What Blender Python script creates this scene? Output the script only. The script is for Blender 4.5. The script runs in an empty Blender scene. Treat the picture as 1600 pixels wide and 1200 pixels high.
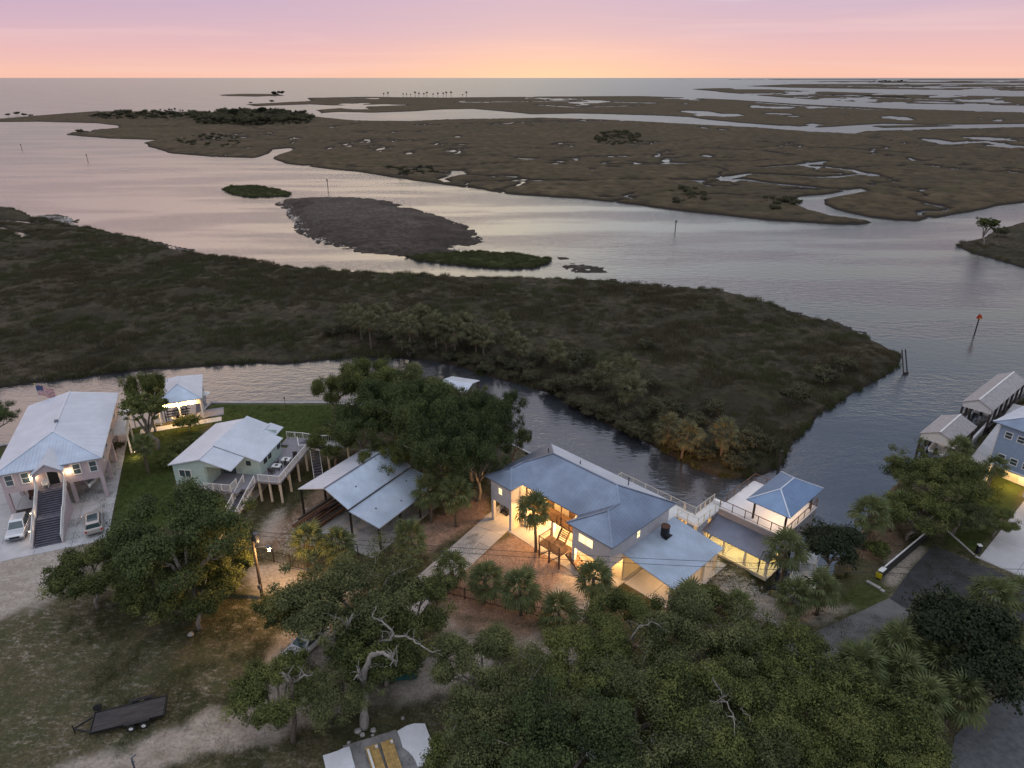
import bpy, bmesh, math, random
import numpy as np
from math import radians as R, sin, cos, pi
from mathutils import Vector, Matrix, Euler

random.seed(7); rng = np.random.default_rng(7)
ORD = 'first second third fourth fifth sixth seventh eighth ninth tenth eleventh twelfth thirteenth fourteenth fifteenth sixteenth seventeenth eighteenth nineteenth twentieth twenty-first twenty-second twenty-third twenty-fourth twenty-fifth twenty-sixth twenty-seventh twenty-eighth'.split()
SC = bpy.context.scene; COL = SC.collection

# ------------------------------------------------------------------ camera
FPX, CAMH, HOR = 1067.0, 51.0, 121.0
PITCH = math.atan((600 - HOR) / FPX)
cam = bpy.data.objects.new('camera', bpy.data.cameras.new('camera')); COL.objects.link(cam)
cam.location = (0, 0, CAMH); cam.rotation_euler = (pi / 2 - PITCH, 0, 0)
cam.data.sensor_width = 36; cam.data.lens = FPX / 1600 * 36
cam.data.clip_start = 1; cam.data.clip_end = 200000
SC.camera = cam

# ------------------------------------------------------------------ sky
W = bpy.data.worlds.new('World'); SC.world = W; W.use_nodes = True
nt = W.node_tree; N = nt.nodes; L = nt.links; N.clear()
def nd(t, **k):
    n = N.new(t)
    for a, b in k.items(): setattr(n, a, b)
    return n
out = nd('ShaderNodeOutputWorld'); bg = nd('ShaderNodeBackground'); L.new(bg.outputs[0], out.inputs[0])
tc = nd('ShaderNodeTexCoord'); sx = nd('ShaderNodeSeparateXYZ'); L.new(tc.outputs['Generated'], sx.inputs[0])
def mth(op, a, b=None, clamp=False):
    n = nd('ShaderNodeMath', operation=op); n.use_clamp = clamp
    for i, v in enumerate((a, b)):
        if v is None: continue
        if isinstance(v, (int, float)): n.inputs[i].default_value = v
        else: L.new(v, n.inputs[i])
    return n.outputs[0]
def wramp(fac, stops):
    r = nd('ShaderNodeValToRGB'); e = r.color_ramp.elements
    while len(e) < len(stops): e.new(.5)
    for q, (p, c) in zip(e, stops): q.position = p; q.color = (*c, 1)
    L.new(fac, r.inputs[0]); return r.outputs[0]
def wmix(f, a, b, t='MIX'):
    n = nd('ShaderNodeMix', data_type='RGBA', blend_type=t)
    for i, v in ((0, f), (6, a), (7, b)):
        if isinstance(v, (int, float)): n.inputs[i].default_value = v
        elif isinstance(v, tuple): n.inputs[i].default_value = (*v, 1)
        else: L.new(v, n.inputs[i])
    return n.outputs[2]
zz = mth('MAXIMUM', sx.outputs[2], 0.0)
mp = nd('ShaderNodeMapping'); mp.inputs['Scale'].default_value = (1.2, 1.2, 16)
L.new(tc.outputs['Generated'], mp.inputs[0])
nz = nd('ShaderNodeTexNoise'); nz.inputs['Scale'].default_value = 2.0; nz.inputs['Detail'].default_value = 4; L.new(mp.outputs[0], nz.inputs[0])
wob = mth('MULTIPLY', mth('SUBTRACT', nz.outputs[0], 0.5), 0.16)
el = mth('ADD', mth('POWER', zz, 0.5), mth('MULTIPLY', wob, mth('MULTIPLY', zz, 8.0, True)))
WEST = [(0.0, (.85, .49, .38)), (.09, (.87, .51, .40)), (.17, (.80, .48, .45)), (.23, (.69, .46, .50)), (.30, (.60, .44, .54)),
        (.37, (.72, .60, .58)), (.46, (.70, .66, .58)), (.56, (.32, .37, .46)), (.68, (.13, .18, .30)), (.78, (.18, .25, .41)), (.88, (.60, .68, .84)), (1.0, (.80, .86, .98))]
EAST = [(0.0, (.40, .38, .44)), (.3, (.52, .50, .58)), (.6, (.62, .66, .78)), (1.0, (.80, .86, .98))]
west = wramp(el, WEST); east = wramp(el, EAST)
yy = mth('MULTIPLY_ADD', sx.outputs[1], 0.75); yy.node.inputs[2].default_value = 0.45; yy.node.use_clamp = True
sky = wmix(yy, east, west)
mid = wramp(mth('MULTIPLY_ADD', sx.outputs[0], 0.8), [(0.0, (1.0, .76, .72)), (.16, (1.30, .96, .82)), (.38, (1.62, 1.32, .98)), (.50, (1.55, 1.38, 1.06)), (.64, (1.0, 1.08, 1.10)), (.85, (.66, .78, .92)), (1.0, (.58, .66, .82))])
for n_ in N:
    if n_.type == 'MATH' and n_.operation == 'MULTIPLY_ADD' and n_.inputs[0].is_linked and n_.inputs[0].links[0].from_socket == sx.outputs[0]: n_.inputs[2].default_value = .5
el_x = mth('ADD', el, mth('MULTIPLY', sx.outputs[0], .34))
def sstep(a, b, el=el):
    r = nd('ShaderNodeMapRange', interpolation_type='SMOOTHSTEP'); r.inputs[1].default_value = a; r.inputs[2].default_value = b; L.new(el, r.inputs[0]); return r.outputs[0]
sky = wmix(mth('MULTIPLY', mth('MULTIPLY', sstep(.302, .335), mth('SUBTRACT', 1.0, sstep(.46, .60, el_x))), yy), sky, mid)
# left of the view the sky is a deeper purple, warm glow where the sun went down
left = mth('MULTIPLY', mth('MULTIPLY', sx.outputs[0], -1.3, True), mth('MULTIPLY', zz, 11.0, True))
left = mth('MULTIPLY', left, mth('SUBTRACT', 1.0, sstep(.302, .335)))
sky = wmix(mth('MULTIPLY', left, 0.55), sky, (.47, .325, .47))
vm = nd('ShaderNodeVectorMath', operation='DOT_PRODUCT'); L.new(tc.outputs['Generated'], vm.inputs[0]); vm.inputs[1].default_value = (.045, .999, .012)
g1 = mth('POWER', mth('MAXIMUM', vm.outputs['Value'], 0.0), 60.0)
g2 = mth('MULTIPLY', g1, mth('POWER', mth('SUBTRACT', 1.0, zz), 26.0))
sky = wmix(mth('MULTIPLY', g2, 0.65), sky, (1.0, .68, .38))
mp2 = nd('ShaderNodeMapping'); mp2.inputs['Scale'].default_value = (1.6, 1.6, 34); mp2.inputs['Rotation'].default_value = (0, .035, 0); L.new(tc.outputs['Generated'], mp2.inputs[0])
nz2 = nd('ShaderNodeTexNoise'); nz2.inputs['Scale'].default_value = 1.6; nz2.inputs['Detail'].default_value = 2.5; nz2.inputs['Distortion'].default_value = .6; L.new(mp2.outputs[0], nz2.inputs[0])
cr = nd('ShaderNodeMapRange', interpolation_type='SMOOTHSTEP'); cr.inputs[1].default_value = .47; cr.inputs[2].default_value = .70; L.new(nz2.outputs[0], cr.inputs[0])
sky = wmix(mth('MULTIPLY', cr.outputs[0], .20), sky, (.92, .64, .58))
NISH = nd('ShaderNodeTexSky', sky_type='NISHITA'); NISH.sun_disc = False
NISH.sun_elevation = R(1.5); NISH.sun_rotation = R(3); NISH.altitude = 50
nsk = wmix(1.0, sky, wmix(1.0, NISH.outputs[0], (.0015, .0015, .0015), 'MULTIPLY'), 'ADD')
L.new(nsk, bg.inputs[0]); bg.inputs[1].default_value = 1.0

sun = bpy.data.objects.new('sun', bpy.data.lights.new('sun', 'SUN')); COL.objects.link(sun)
sun.data.energy = 0.06; sun.data.angle = R(40); sun.data.color = (1, .66, .45)
sun.rotation_euler = (Vector((-.05, -1, -.6))).to_track_quat('-Z', 'Y').to_euler()
SC.view_settings.view_transform = 'Standard'; SC.view_settings.look = 'None'
SC.view_settings.exposure = 0.14; SC.view_settings.gamma = 1; SC.view_settings.use_curve_mapping = False
SC.render.engine = 'CYCLES'
try:
    SC.cycles.use_denoising = True; SC.cycles.max_bounces = 5; SC.cycles.diffuse_bounces = 2; SC.cycles.glossy_bounces = 2
    SC.cycles.sample_clamp_indirect = 3; SC.cycles.caustics_reflective = False
except Exception: pass

# ------------------------------------------------------------------ helpers
_s, _c = sin(PITCH), cos(PITCH)
def at(px, py, z=0.0):
    """world point at height z seen at pixel (px,py) of the 1600x1200 photograph"""
    a, b = (px - 800) / FPX, (600 - py) / FPX
    d = Vector((a, _c + b * _s, -_s + b * _c)); t = (z - CAMH) / d.z
    return Vector((d.x * t, d.y * t, z))
def atn(P, z=0.0):
    P = np.asarray(P, float); a = (P[..., 0] - 800) / FPX; b = (600 - P[..., 1]) / FPX
    t = (z - CAMH) / (-_s + b * _c)
    return np.stack([a * t, (_c + b * _s) * t], -1)

def hash2(ix, iy, seed):
    h = (ix.astype(np.int64) * 374761393 + iy.astype(np.int64) * 668265263 + seed * 1442695041) & 0x7fffffff
    h = ((h ^ (h >> 13)) * 1274126177) & 0x7fffffff
    return ((h ^ (h >> 16)) & 0xffff) / 65535.0
def vnoise(x, y, seed=0):
    ix, iy = np.floor(x), np.floor(y); fx, fy = x - ix, y - iy
    fx = fx * fx * (3 - 2 * fx); fy = fy * fy * (3 - 2 * fy)
    a = hash2(ix, iy, seed); b = hash2(ix + 1, iy, seed); c = hash2(ix, iy + 1, seed); d = hash2(ix + 1, iy + 1, seed)
    return (a * (1 - fx) + b * fx) * (1 - fy) + (c * (1 - fx) + d * fx) * fy
def fbm(x, y, oc=4, seed=0):
    s = 0; a = .5; t = 0
    for k in range(oc):
        s = s + a * vnoise(x * 2 ** k + 17.3 * k, y * 2 ** k - 9.1 * k, seed + k); t += a; a *= .5
    return s / t
def sdist(P, poly):
    """signed distance (positive inside) from points to a polygon"""
    poly = np.asarray(poly, float); pad = 20 + .02 * np.abs(poly).max()
    m = ((P > poly.min(0) - pad) & (P < poly.max(0) + pad)).all(1); r = np.full(len(P), -1e4); r[m] = _sdist(P[m], poly); return r
def _sdist(P, poly):
    x, y = P[:, 0], P[:, 1]
    ins = np.zeros(len(P), bool); dm = np.full(len(P), 1e18)
    for i in range(len(poly)):
        ax, ay = poly[i]; bx, by = poly[(i + 1) % len(poly)]
        if ay != by:
            ins ^= ((ay > y) != (by > y)) & (x < (bx - ax) * (y - ay) / (by - ay) + ax)
        dx, dy = bx - ax, by - ay; l2 = dx * dx + dy * dy + 1e-12
        t = np.clip(((x - ax) * dx + (y - ay) * dy) / l2, 0, 1)
        dm = np.minimum(dm, (x - ax - t * dx) ** 2 + (y - ay - t * dy) ** 2)
    return np.where(ins, 1, -1) * np.sqrt(dm)
def pdist(P, line, pad=60):
    line = np.asarray(line); m = ((P > line.min(0) - pad) & (P < line.max(0) + pad)).all(1); r = np.full(len(P), 1e3)
    r[m] = _pdist(P[m], line); return r
def _pdist(P, line):
    dm = np.full(len(P), 1e18)
    for (ax, ay), (bx, by) in zip(line[:-1], line[1:]):
        dx, dy = bx - ax, by - ay; l2 = dx * dx + dy * dy + 1e-12
        t = np.clip(((P[:, 0] - ax) * dx + (P[:, 1] - ay) * dy) / l2, 0, 1)
        dm = np.minimum(dm, (P[:, 0] - ax - t * dx) ** 2 + (P[:, 1] - ay - t * dy) ** 2)
    return np.sqrt(dm)
def smooth(a, b, x):
    t = np.clip((x - a) / (b - a), 0, 1); return t * t * (3 - 2 * t)

# ---- materials
MATS = {}
def mat(name, col, rough=.7, metal=0., var=.18, scale=3., bump=0., bscale=None, spec=.5, col2=None, emit=None, estr=0., stretch=None, obj=True, ior=None, dirt=0.):
    if name in MATS: return MATS[name]
    m = bpy.data.materials.new(name); m.use_nodes = True; t = m.node_tree; b = t.nodes['Principled BSDF']
    b.inputs['Roughness'].default_value = rough; b.inputs['Metallic'].default_value = metal
    b.inputs['Specular IOR Level'].default_value = spec
    if ior: b.inputs['IOR'].default_value = ior
    tcn = t.nodes.new('ShaderNodeTexCoord'); src = tcn.outputs['Object' if obj else 'Generated']
    mpn = t.nodes.new('ShaderNodeMapping'); t.links.new(src, mpn.inputs[0])
    if stretch: mpn.inputs['Scale'].default_value = stretch
    n = t.nodes.new('ShaderNodeTexNoise'); n.inputs['Scale'].default_value = scale; n.inputs['Detail'].default_value = 5; n.inputs['Roughness'].default_value = .62
    t.links.new(mpn.outputs[0], n.inputs[0])
    r = t.nodes.new('ShaderNodeValToRGB'); t.links.new(n.outputs[0], r.inputs[0])
    c2 = col2 or tuple(max(0, c * (1 - var * 1.6)) for c in col)
    c1 = col if col2 else tuple(min(1, c * (1 + var)) for c in col)
    r.color_ramp.elements[0].position = .34; r.color_ramp.elements[1].position = .66
    r.color_ramp.elements[0].color = (*c2, 1); r.color_ramp.elements[1].color = (*c1, 1)
    cout = r.outputs[0]
    if dirt:
        n3 = t.nodes.new('ShaderNodeTexNoise'); n3.inputs['Scale'].default_value = scale * .35; n3.inputs['Detail'].default_value = 6; t.links.new(tcn.outputs['Object'], n3.inputs[0])
        r3 = t.nodes.new('ShaderNodeValToRGB'); r3.color_ramp.elements[0].position = .42; r3.color_ramp.elements[1].position = .72; t.links.new(n3.outputs[0], r3.inputs[0])
        mx = t.nodes.new('ShaderNodeMix'); mx.data_type = 'RGBA'; mx.inputs[7].default_value = (*[c * (1 - dirt) for c in col], 1)
        t.links.new(r3.outputs[0], mx.inputs[0]); t.links.new(cout, mx.inputs[6]); cout = mx.outputs[2]
    t.links.new(cout, b.inputs['Base Color'])
    if bump:
        n2 = t.nodes.new('ShaderNodeTexNoise'); n2.inputs['Scale'].default_value = bscale or scale * 6; n2.inputs['Detail'].default_value = 4
        t.links.new(mpn.outputs[0], n2.inputs[0]); bp = t.nodes.new('ShaderNodeBump'); bp.inputs['Strength'].default_value = bump; bp.inputs['Distance'].default_value = .1
        t.links.new(n2.outputs[0], bp.inputs['Height']); t.links.new(bp.outputs[0], b.inputs['Normal'])
    if emit: b.inputs['Emission Color'].default_value = (*emit, 1); b.inputs['Emission Strength'].default_value = estr
    MATS[name] = m; return m

metal_blue = mat('roof_metal', (.52, .60, .70), .45, .5, .07, .8, dirt=.25)
metal_white = mat('roof_metal_white', (.62, .67, .74), .45, .35, .05, .8, dirt=.12)
metal_grey = mat('roof_metal_grey', (.20, .215, .27), .4, .6, .08, .8, dirt=.25)
metal_main = mat('roof_metal_slate', (.25, .30, .39), .40, .7, .10, .5, dirt=.35)
metal_pav = mat('roof_metal_blue', (.24, .34, .50), .42, .5, .08, .6, dirt=.2)
shingle = mat('roof_tan_grey', (.36, .34, .34), .6, .2, .12, 2, bump=.2)
white_paint = mat('white_paint', (.72, .72, .70), .5, 0, .06, 2)
cream = mat('cream_post', (.62, .58, .48), .6, 0, .08, 2)
pink = mat('pink_siding', (.50, .42, .44), .6, 0, .05, 2)
mint = mat('mint_siding', (.42, .54, .50), .6, 0, .05, 2)
bluew = mat('blue_siding', (.27, .36, .50), .6, 0, .05, 2)
greywall = mat('grey_siding', (.50, .50, .53), .6, 0, .05, 2)
taupe = mat('taupe_siding', (.33, .31, .32), .7, 0, .08, 2)
yellow_wall = mat('cream_stucco', (.66, .60, .44), .7, 0, .05, 2)
glass = mat('window_glass', (.05, .08, .09), .08, 0, .1, 1, spec=1)
glass_lit = mat('lit_window', (.6, .5, .3), .4, emit=(1, .72, .34), estr=1.6)
bulb = mat('lamp_bulb', (.9, .8, .6), .4, emit=(1, .72, .38), estr=6)
dark_deck = mat('dark_decking', (.10, .10, .13), .6, 0, .2, 2)
deck_grey = mat('grey_decking', (.26, .25, .28), .7, 0, .15, 3, stretch=(1, 6, 1))
deck_white = mat('white_roof_deck', (.74, .74, .76), .45, 0, .05, .7, dirt=.1)
wood_brown = mat('brown_timber', (.13, .075, .045), .8, 0, .25, 3, bump=.2)
wood_dark = mat('dark_timber', (.05, .04, .035), .8, 0, .25, 3)
wood_tan = mat('tan_plywood', (.42, .27, .09), .7, 0, .2, 3, bump=.1)
black = mat('black_metal', (.02, .02, .022), .5, .3, .2, 4)
concrete = mat('concrete', (.42, .41, .40), .85, 0, .12, .7, bump=.15, bscale=20, dirt=.10)
concrete_w = mat('pale_concrete', (.47, .47, .48), .85, 0, .10, .6, bump=.15, bscale=20, dirt=.08)
asphalt = mat('asphalt', (.042, .043, .048), .9, 0, .15, 1.2, bump=.3, bscale=30)
old_asphalt = mat('weathered_asphalt', (.16, .155, .155), .9, 0, .15, .6, bump=.3, bscale=30, dirt=.3, stretch=(1, 1, 1))
gravel_m = mat('crushed_gravel', (.11, .115, .12), .95, 0, .2, 1.5, bump=.6, bscale=14)
rubber = mat('tyre_rubber', (.02, .02, .02), .8)
bark = mat('oak_bark', (.26, .235, .20), .9, 0, .3, 3, bump=.5, stretch=(1, 1, .3))
deadwood = mat('bleached_wood', (.27, .25, .225), .85, 0, .25, 3, bump=.4, stretch=(1, 1, .3))
palm_bark = mat('palm_bark', (.14, .115, .09), .9, 0, .3, 4, bump=.6, stretch=(1, 1, 4))
dead_frond = mat('dead_frond', (.24, .17, .09), .9, 0, .25, 2)
skin = mat('skin', (.45, .28, .2), .6); cloth_dark = mat('dark_clothing', (.02, .022, .03), .9)
hair_m = mat('dark_hair', (.02, .015, .01), .8)
car_silver = mat('silver_car_paint', (.62, .64, .67), .25, .5, .03, 1); car_white = mat('white_car_paint', (.75, .76, .78), .22, .1, .03, 1)
tan_car = mat('champagne_car_paint', (.50, .47, .44), .28, .5, .03, 1)
hullw = mat('white_gelcoat', (.72, .73, .72), .3); teal = mat('teal_steel', (.02, .10, .10), .6, .1)
red = mat('red_sign', (.45, .05, .02), .6); green_m = mat('green_sign', (.02, .2, .06), .6); yellow_m = mat('yellow_sign', (.6, .52, .02), .6)
rust = mat('rusty_steel', (.12, .06, .04), .85, .2, .35, 3)
rock_m = mat('limestone_rock', (.34, .33, .31), .9, 0, .2, 2, bump=.4)

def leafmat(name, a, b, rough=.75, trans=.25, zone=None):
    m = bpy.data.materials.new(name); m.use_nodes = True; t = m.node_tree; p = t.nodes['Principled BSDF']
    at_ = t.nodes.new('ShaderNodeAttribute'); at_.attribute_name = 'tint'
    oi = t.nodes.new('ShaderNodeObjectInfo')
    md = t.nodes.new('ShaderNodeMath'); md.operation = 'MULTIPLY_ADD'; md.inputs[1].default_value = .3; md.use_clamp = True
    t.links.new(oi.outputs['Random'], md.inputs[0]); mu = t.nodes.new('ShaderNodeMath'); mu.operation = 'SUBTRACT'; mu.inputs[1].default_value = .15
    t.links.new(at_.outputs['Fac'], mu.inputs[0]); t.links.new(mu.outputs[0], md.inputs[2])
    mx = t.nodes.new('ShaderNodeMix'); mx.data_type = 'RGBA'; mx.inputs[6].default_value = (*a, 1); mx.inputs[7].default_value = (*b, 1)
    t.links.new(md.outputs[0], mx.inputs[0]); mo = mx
    if zone:
        gg = t.nodes.new('ShaderNodeNewGeometry'); n_ = t.nodes.new('ShaderNodeTexNoise'); n_.inputs['Scale'].default_value = .045; n_.inputs['Detail'].default_value = 5; t.links.new(gg.outputs['Position'], n_.inputs[0])
        rr_ = t.nodes.new('ShaderNodeMapRange'); rr_.inputs[1].default_value = .46; rr_.inputs[2].default_value = .62; t.links.new(n_.outputs[0], rr_.inputs[0])
        m2 = t.nodes.new('ShaderNodeMix'); m2.data_type = 'RGBA'; m2.inputs[7].default_value = (*zone, 1); t.links.new(rr_.outputs[0], m2.inputs[0]); t.links.new(mx.outputs[2], m2.inputs[6]); mo = m2
    mx = mo; t.links.new(mx.outputs[2], p.inputs['Base Color'])
    p.inputs['Roughness'].default_value = rough; p.inputs['Specular IOR Level'].default_value = .25
    tr = t.nodes.new('ShaderNodeBsdfTranslucent'); t.links.new(mx.outputs[2], tr.inputs[0])
    ms = t.nodes.new('ShaderNodeMixShader'); ms.inputs[0].default_value = trans
    t.links.new(p.outputs[0], ms.inputs[1]); t.links.new(tr.outputs[0], ms.inputs[2])
    t.links.new(ms.outputs[0], t.nodes['Material Output'].inputs[0]); MATS[name] = m; return m
oak_leaf = leafmat('oak_leaf', (.036, .052, .016), (.20, .22, .065))
oak_leaf2 = leafmat('oak_leaf_grey', (.040, .054, .022), (.20, .215, .085)); oak_leaf3 = leafmat('oak_leaf_dark', (.030, .048, .018), (.115, .15, .05))
cedar_leaf = leafmat('cedar_leaf', (.018, .028, .014), (.045, .06, .025))
palm_leaf = leafmat('palm_leaf', (.050, .070, .030), (.17, .195, .075))
marsh_leaf = leafmat('marsh_shrub_leaf', (.045, .048, .028), (.12, .115, .062))
yellow_leaf = leafmat('yellow_green_leaf', (.10, .12, .03), (.2, .2, .05))
reed_leaf = leafmat('reed_blade', (.052, .047, .028), (.14, .118, .068), zone=(.075, .085, .038))
green_reed = leafmat('green_reed_blade', (.05, .062, .024), (.11, .12, .045))

# ---- object plumbing
def tag(o, label=None, cat=None, group=None, kind=None):
    if label: o['label'] = label
    if cat: o['category'] = cat
    if group: o['group'] = group
    if kind: o['kind'] = kind
    return o
def empty(name, loc=(0, 0, 0), rz=0., label=None, cat=None, group=None, kind=None):
    o = bpy.data.objects.new(name, None); COL.objects.link(o); o.location = loc; o.rotation_euler = (0, 0, rz)
    o.empty_display_size = .3
    return tag(o, label, cat, group, kind)
def link(name, me, m=None, parent=None, loc=None, rot=None, scale=None, kind=None):
    o = bpy.data.objects.new(name, me); COL.objects.link(o)
    if m is not None and not me.materials: me.materials.append(m)
    if parent: o.parent = parent
    if loc is not None: o.location = loc
    if rot is not None: o.rotation_euler = rot
    if scale is not None: o.scale = scale
    if kind: o['kind'] = kind
    return o
def np_mesh(name, V, F, tint=None, smoothf=False):
    V = np.asarray(V, np.float32); F = np.asarray(F, np.int32); me = bpy.data.meshes.new(name)
    k = F.shape[1]; me.vertices.add(len(V)); me.vertices.foreach_set('co', V.ravel())
    me.loops.add(F.size); me.loops.foreach_set('vertex_index', F.ravel())
    me.polygons.add(len(F)); me.polygons.foreach_set('loop_start', np.arange(0, F.size, k, dtype=np.int32))
    me.polygons.foreach_set('loop_total', np.full(len(F), k, np.int32))
    me.polygons.foreach_set('use_smooth', np.full(len(F), smoothf, bool))
    if tint is not None:
        a = me.attributes.new('tint', 'FLOAT', 'POINT'); a.data.foreach_set('value', np.asarray(tint, np.float32))
    me.update(calc_edges=True); me.validate(); return me

class MB:
    def __init__(s): s.v = []; s.f = []
    def add(s, V, F):
        n = len(s.v); s.v += [tuple(v) for v in V]; s.f += [tuple(n + i for i in f) for f in F]; return s
    def box(s, x0, x1, y0, y1, z0, z1):
        return s.add([(x, y, z) for z in (z0, z1) for x, y in ((x0, y0), (x1, y0), (x1, y1), (x0, y1))],
                     [(3, 2, 1, 0), (4, 5, 6, 7), (0, 1, 5, 4), (1, 2, 6, 5), (2, 3, 7, 6), (3, 0, 4, 7)])
    def bar(s, a, b, w=.1, h=None, up=(0, 0, 1)):
        a, b = Vector(a), Vector(b); d = (b - a).normalized(); u = Vector(up)
        if abs(d.dot(u)) > .98: u = Vector((0, 1, 0))
        r = d.cross(u).normalized(); u = r.cross(d); h = h or w
        r *= w / 2; u *= h / 2
        return s.add([p + q for p in (a, b) for q in (-r - u, r - u, r + u, -r + u)],
                     [(3, 2, 1, 0), (4, 5, 6, 7), (0, 1, 5, 4), (1, 2, 6, 5), (2, 3, 7, 6), (3, 0, 4, 7)])
    def tube(s, pts, rad, n=8, cap=True):
        pts = [Vector(p) for p in pts]; rad = rad if isinstance(rad, (list, tuple)) else [rad] * len(pts)
        base = len(s.v); prev = None
        for i, p in enumerate(pts):
            d = (pts[min(i + 1, len(pts) - 1)] - pts[max(i - 1, 0)]).normalized()
            r = d.orthogonal().normalized() if prev is None else (prev - d * prev.dot(d)).normalized()
            prev = r; q = d.cross(r)
            s.v += [tuple(p + (r * cos(2 * pi * k / n) + q * sin(2 * pi * k / n)) * rad[i]) for k in range(n)]
        for i in range(len(pts) - 1):
            for k in range(n):
                a = base + i * n + k; b = base + i * n + (k + 1) % n; s.f.append((a, b, b + n, a + n))
        if cap: s.f.append(tuple(base + k for k in reversed(range(n)))); s.f.append(tuple(base + (len(pts) - 1) * n + k for k in range(n)))
        return s
    def slab(s, poly, th, down=True):
        """thick slab from a 3-D polygon (counter-clockwise from above)"""
        n = len(poly); P = [Vector(p) for p in poly]; o = Vector((0, 0, -th if down else th))
        s.add(P + [p + o for p in P], [tuple(range(n)), tuple(reversed(range(n, 2 * n)))] + [(i, i + n, (i + 1) % n + n, (i + 1) % n) for i in range(n)])
        return s
    def build(s, name, m, parent=None, smoothf=False, kind=None, bevel=0):
        me = bpy.data.meshes.new(name); me.from_pydata(s.v, [], s.f)
        bm = bmesh.new(); bm.from_mesh(me); bmesh.ops.recalc_face_normals(bm, faces=bm.faces); bm.to_mesh(me); bm.free()
        if smoothf: me.polygons.foreach_set('use_smooth', [True] * len(me.polygons))
        me.update(); o = link(name, me, m, parent, kind=kind)
        if bevel:
            b = o.modifiers.new('edge', 'BEVEL'); b.width = bevel; b.segments = 2; b.limit_method = 'ANGLE'
        return o
def box(name, m, parent, *a, kind=None, bevel=0): return MB().box(*a).build(name, m, parent, kind=kind, bevel=bevel)

def lamp(parent, loc, power, col=(1, .72, .42), rad=.12, fixture=True, spot=None, name='bulb'):
    l = bpy.data.lights.new('lamp_light', 'POINT'); l.energy = power; l.color = col; l.shadow_soft_size = rad
    o = bpy.data.objects.new('lamp_light', l); COL.objects.link(o); o.parent = parent; o.location = loc
    if fixture:
        m = MB(); x, y, z = loc; m.tube([(x, y, z + .28), (x, y, z + .24), (x, y, z + .2)], [.10, .16, .06], 10)
        m.build('lamp_fixture', white_paint, parent)
        g = MB(); g.tube([(x, y, z + .19), (x, y, z + .15), (x, y, z + .10)], [.06, .11, .05], 10); g.build(name, bulb, parent, True)
    return o

# ------------------------------------------------------------------ setting: water and marshes
def water_mat():
    m = bpy.data.materials.new('water'); m.use_nodes = True; t = m.node_tree; b = t.nodes['Principled BSDF']
    b.inputs['Base Color'].default_value = (.030, .034, .040, 1); b.inputs['Roughness'].default_value = .16; b.inputs['IOR'].default_value = 2.9; b.inputs['Specular Tint'].default_value = (.95, 1, .98, 1)
    g = t.nodes.new('ShaderNodeNewGeometry')
    def noise(scale, sc, det=3, rot=0):
        mp = t.nodes.new('ShaderNodeMapping'); mp.inputs['Scale'].default_value = sc; mp.inputs['Rotation'].default_value = (0, 0, rot)
        t.links.new(g.outputs['Position'], mp.inputs[0]); n = t.nodes.new('ShaderNodeTexNoise')
        n.inputs['Scale'].default_value = scale; n.inputs['Detail'].default_value = det; t.links.new(mp.outputs[0], n.inputs[0]); return n.outputs[0]
    n1 = noise(1.1, (1, 2.1, 1), 3, .45); n2 = noise(.33, (1, 2.4, 1), 3, .3); n3 = noise(.022, (.5, 2.2, 1), 5, -.35)
    def M(op, a, b=None, c=None):
        n = t.nodes.new('ShaderNodeMath'); n.operation = op
        for i, v in enumerate((a, b, c)):
            if v is None: continue
            if isinstance(v, (int, float)): n.inputs[i].default_value = v
            else: t.links.new(v, n.inputs[i])
        return n.outputs[0]
    h = M('MULTIPLY_ADD', n2, 1.8, n1)
    cd = t.nodes.new('ShaderNodeVectorMath'); cd.operation = 'LENGTH'; t.links.new(g.outputs['Position'], cd.inputs[0])
    far = t.nodes.new('ShaderNodeMapRange'); t.links.new(cd.outputs['Value'], far.inputs[0])
    far.inputs[1].default_value = 90; far.inputs[2].default_value = 900; far.inputs[3].default_value = .24; far.inputs[4].default_value = 1.6
    rf = t.nodes.new('ShaderNodeMapRange'); t.links.new(cd.outputs['Value'], rf.inputs[0]); rf.inputs[1].default_value = 100; rf.inputs[2].default_value = 700; rf.inputs[3].default_value = .15; rf.inputs[4].default_value = .34
    t.links.new(rf.outputs[0], b.inputs['Roughness'])
    calm = t.nodes.new('ShaderNodeMapRange'); t.links.new(n3, calm.inputs[0]); calm.inputs[1].default_value = .42; calm.inputs[2].default_value = .57
    calm.inputs[3].default_value = .22; calm.inputs[4].default_value = 1.0
    bp = t.nodes.new('ShaderNodeBump'); bp.inputs['Distance'].default_value = .45
    t.links.new(M('MULTIPLY', M('MULTIPLY', far.outputs[0], calm.outputs[0]), .60), bp.inputs['Strength']); t.links.new(h, bp.inputs['Height'])
    t.links.new(bp.outputs[0], b.inputs['Normal']); return m
WATER = water_mat()
Ws = 90000
link('water', np_mesh('water', [(-Ws, -400, 0), (Ws, -400, 0), (Ws, Ws, 0), (-Ws, Ws, 0)], [(0, 1, 2, 3)]), WATER, kind='structure')

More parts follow.
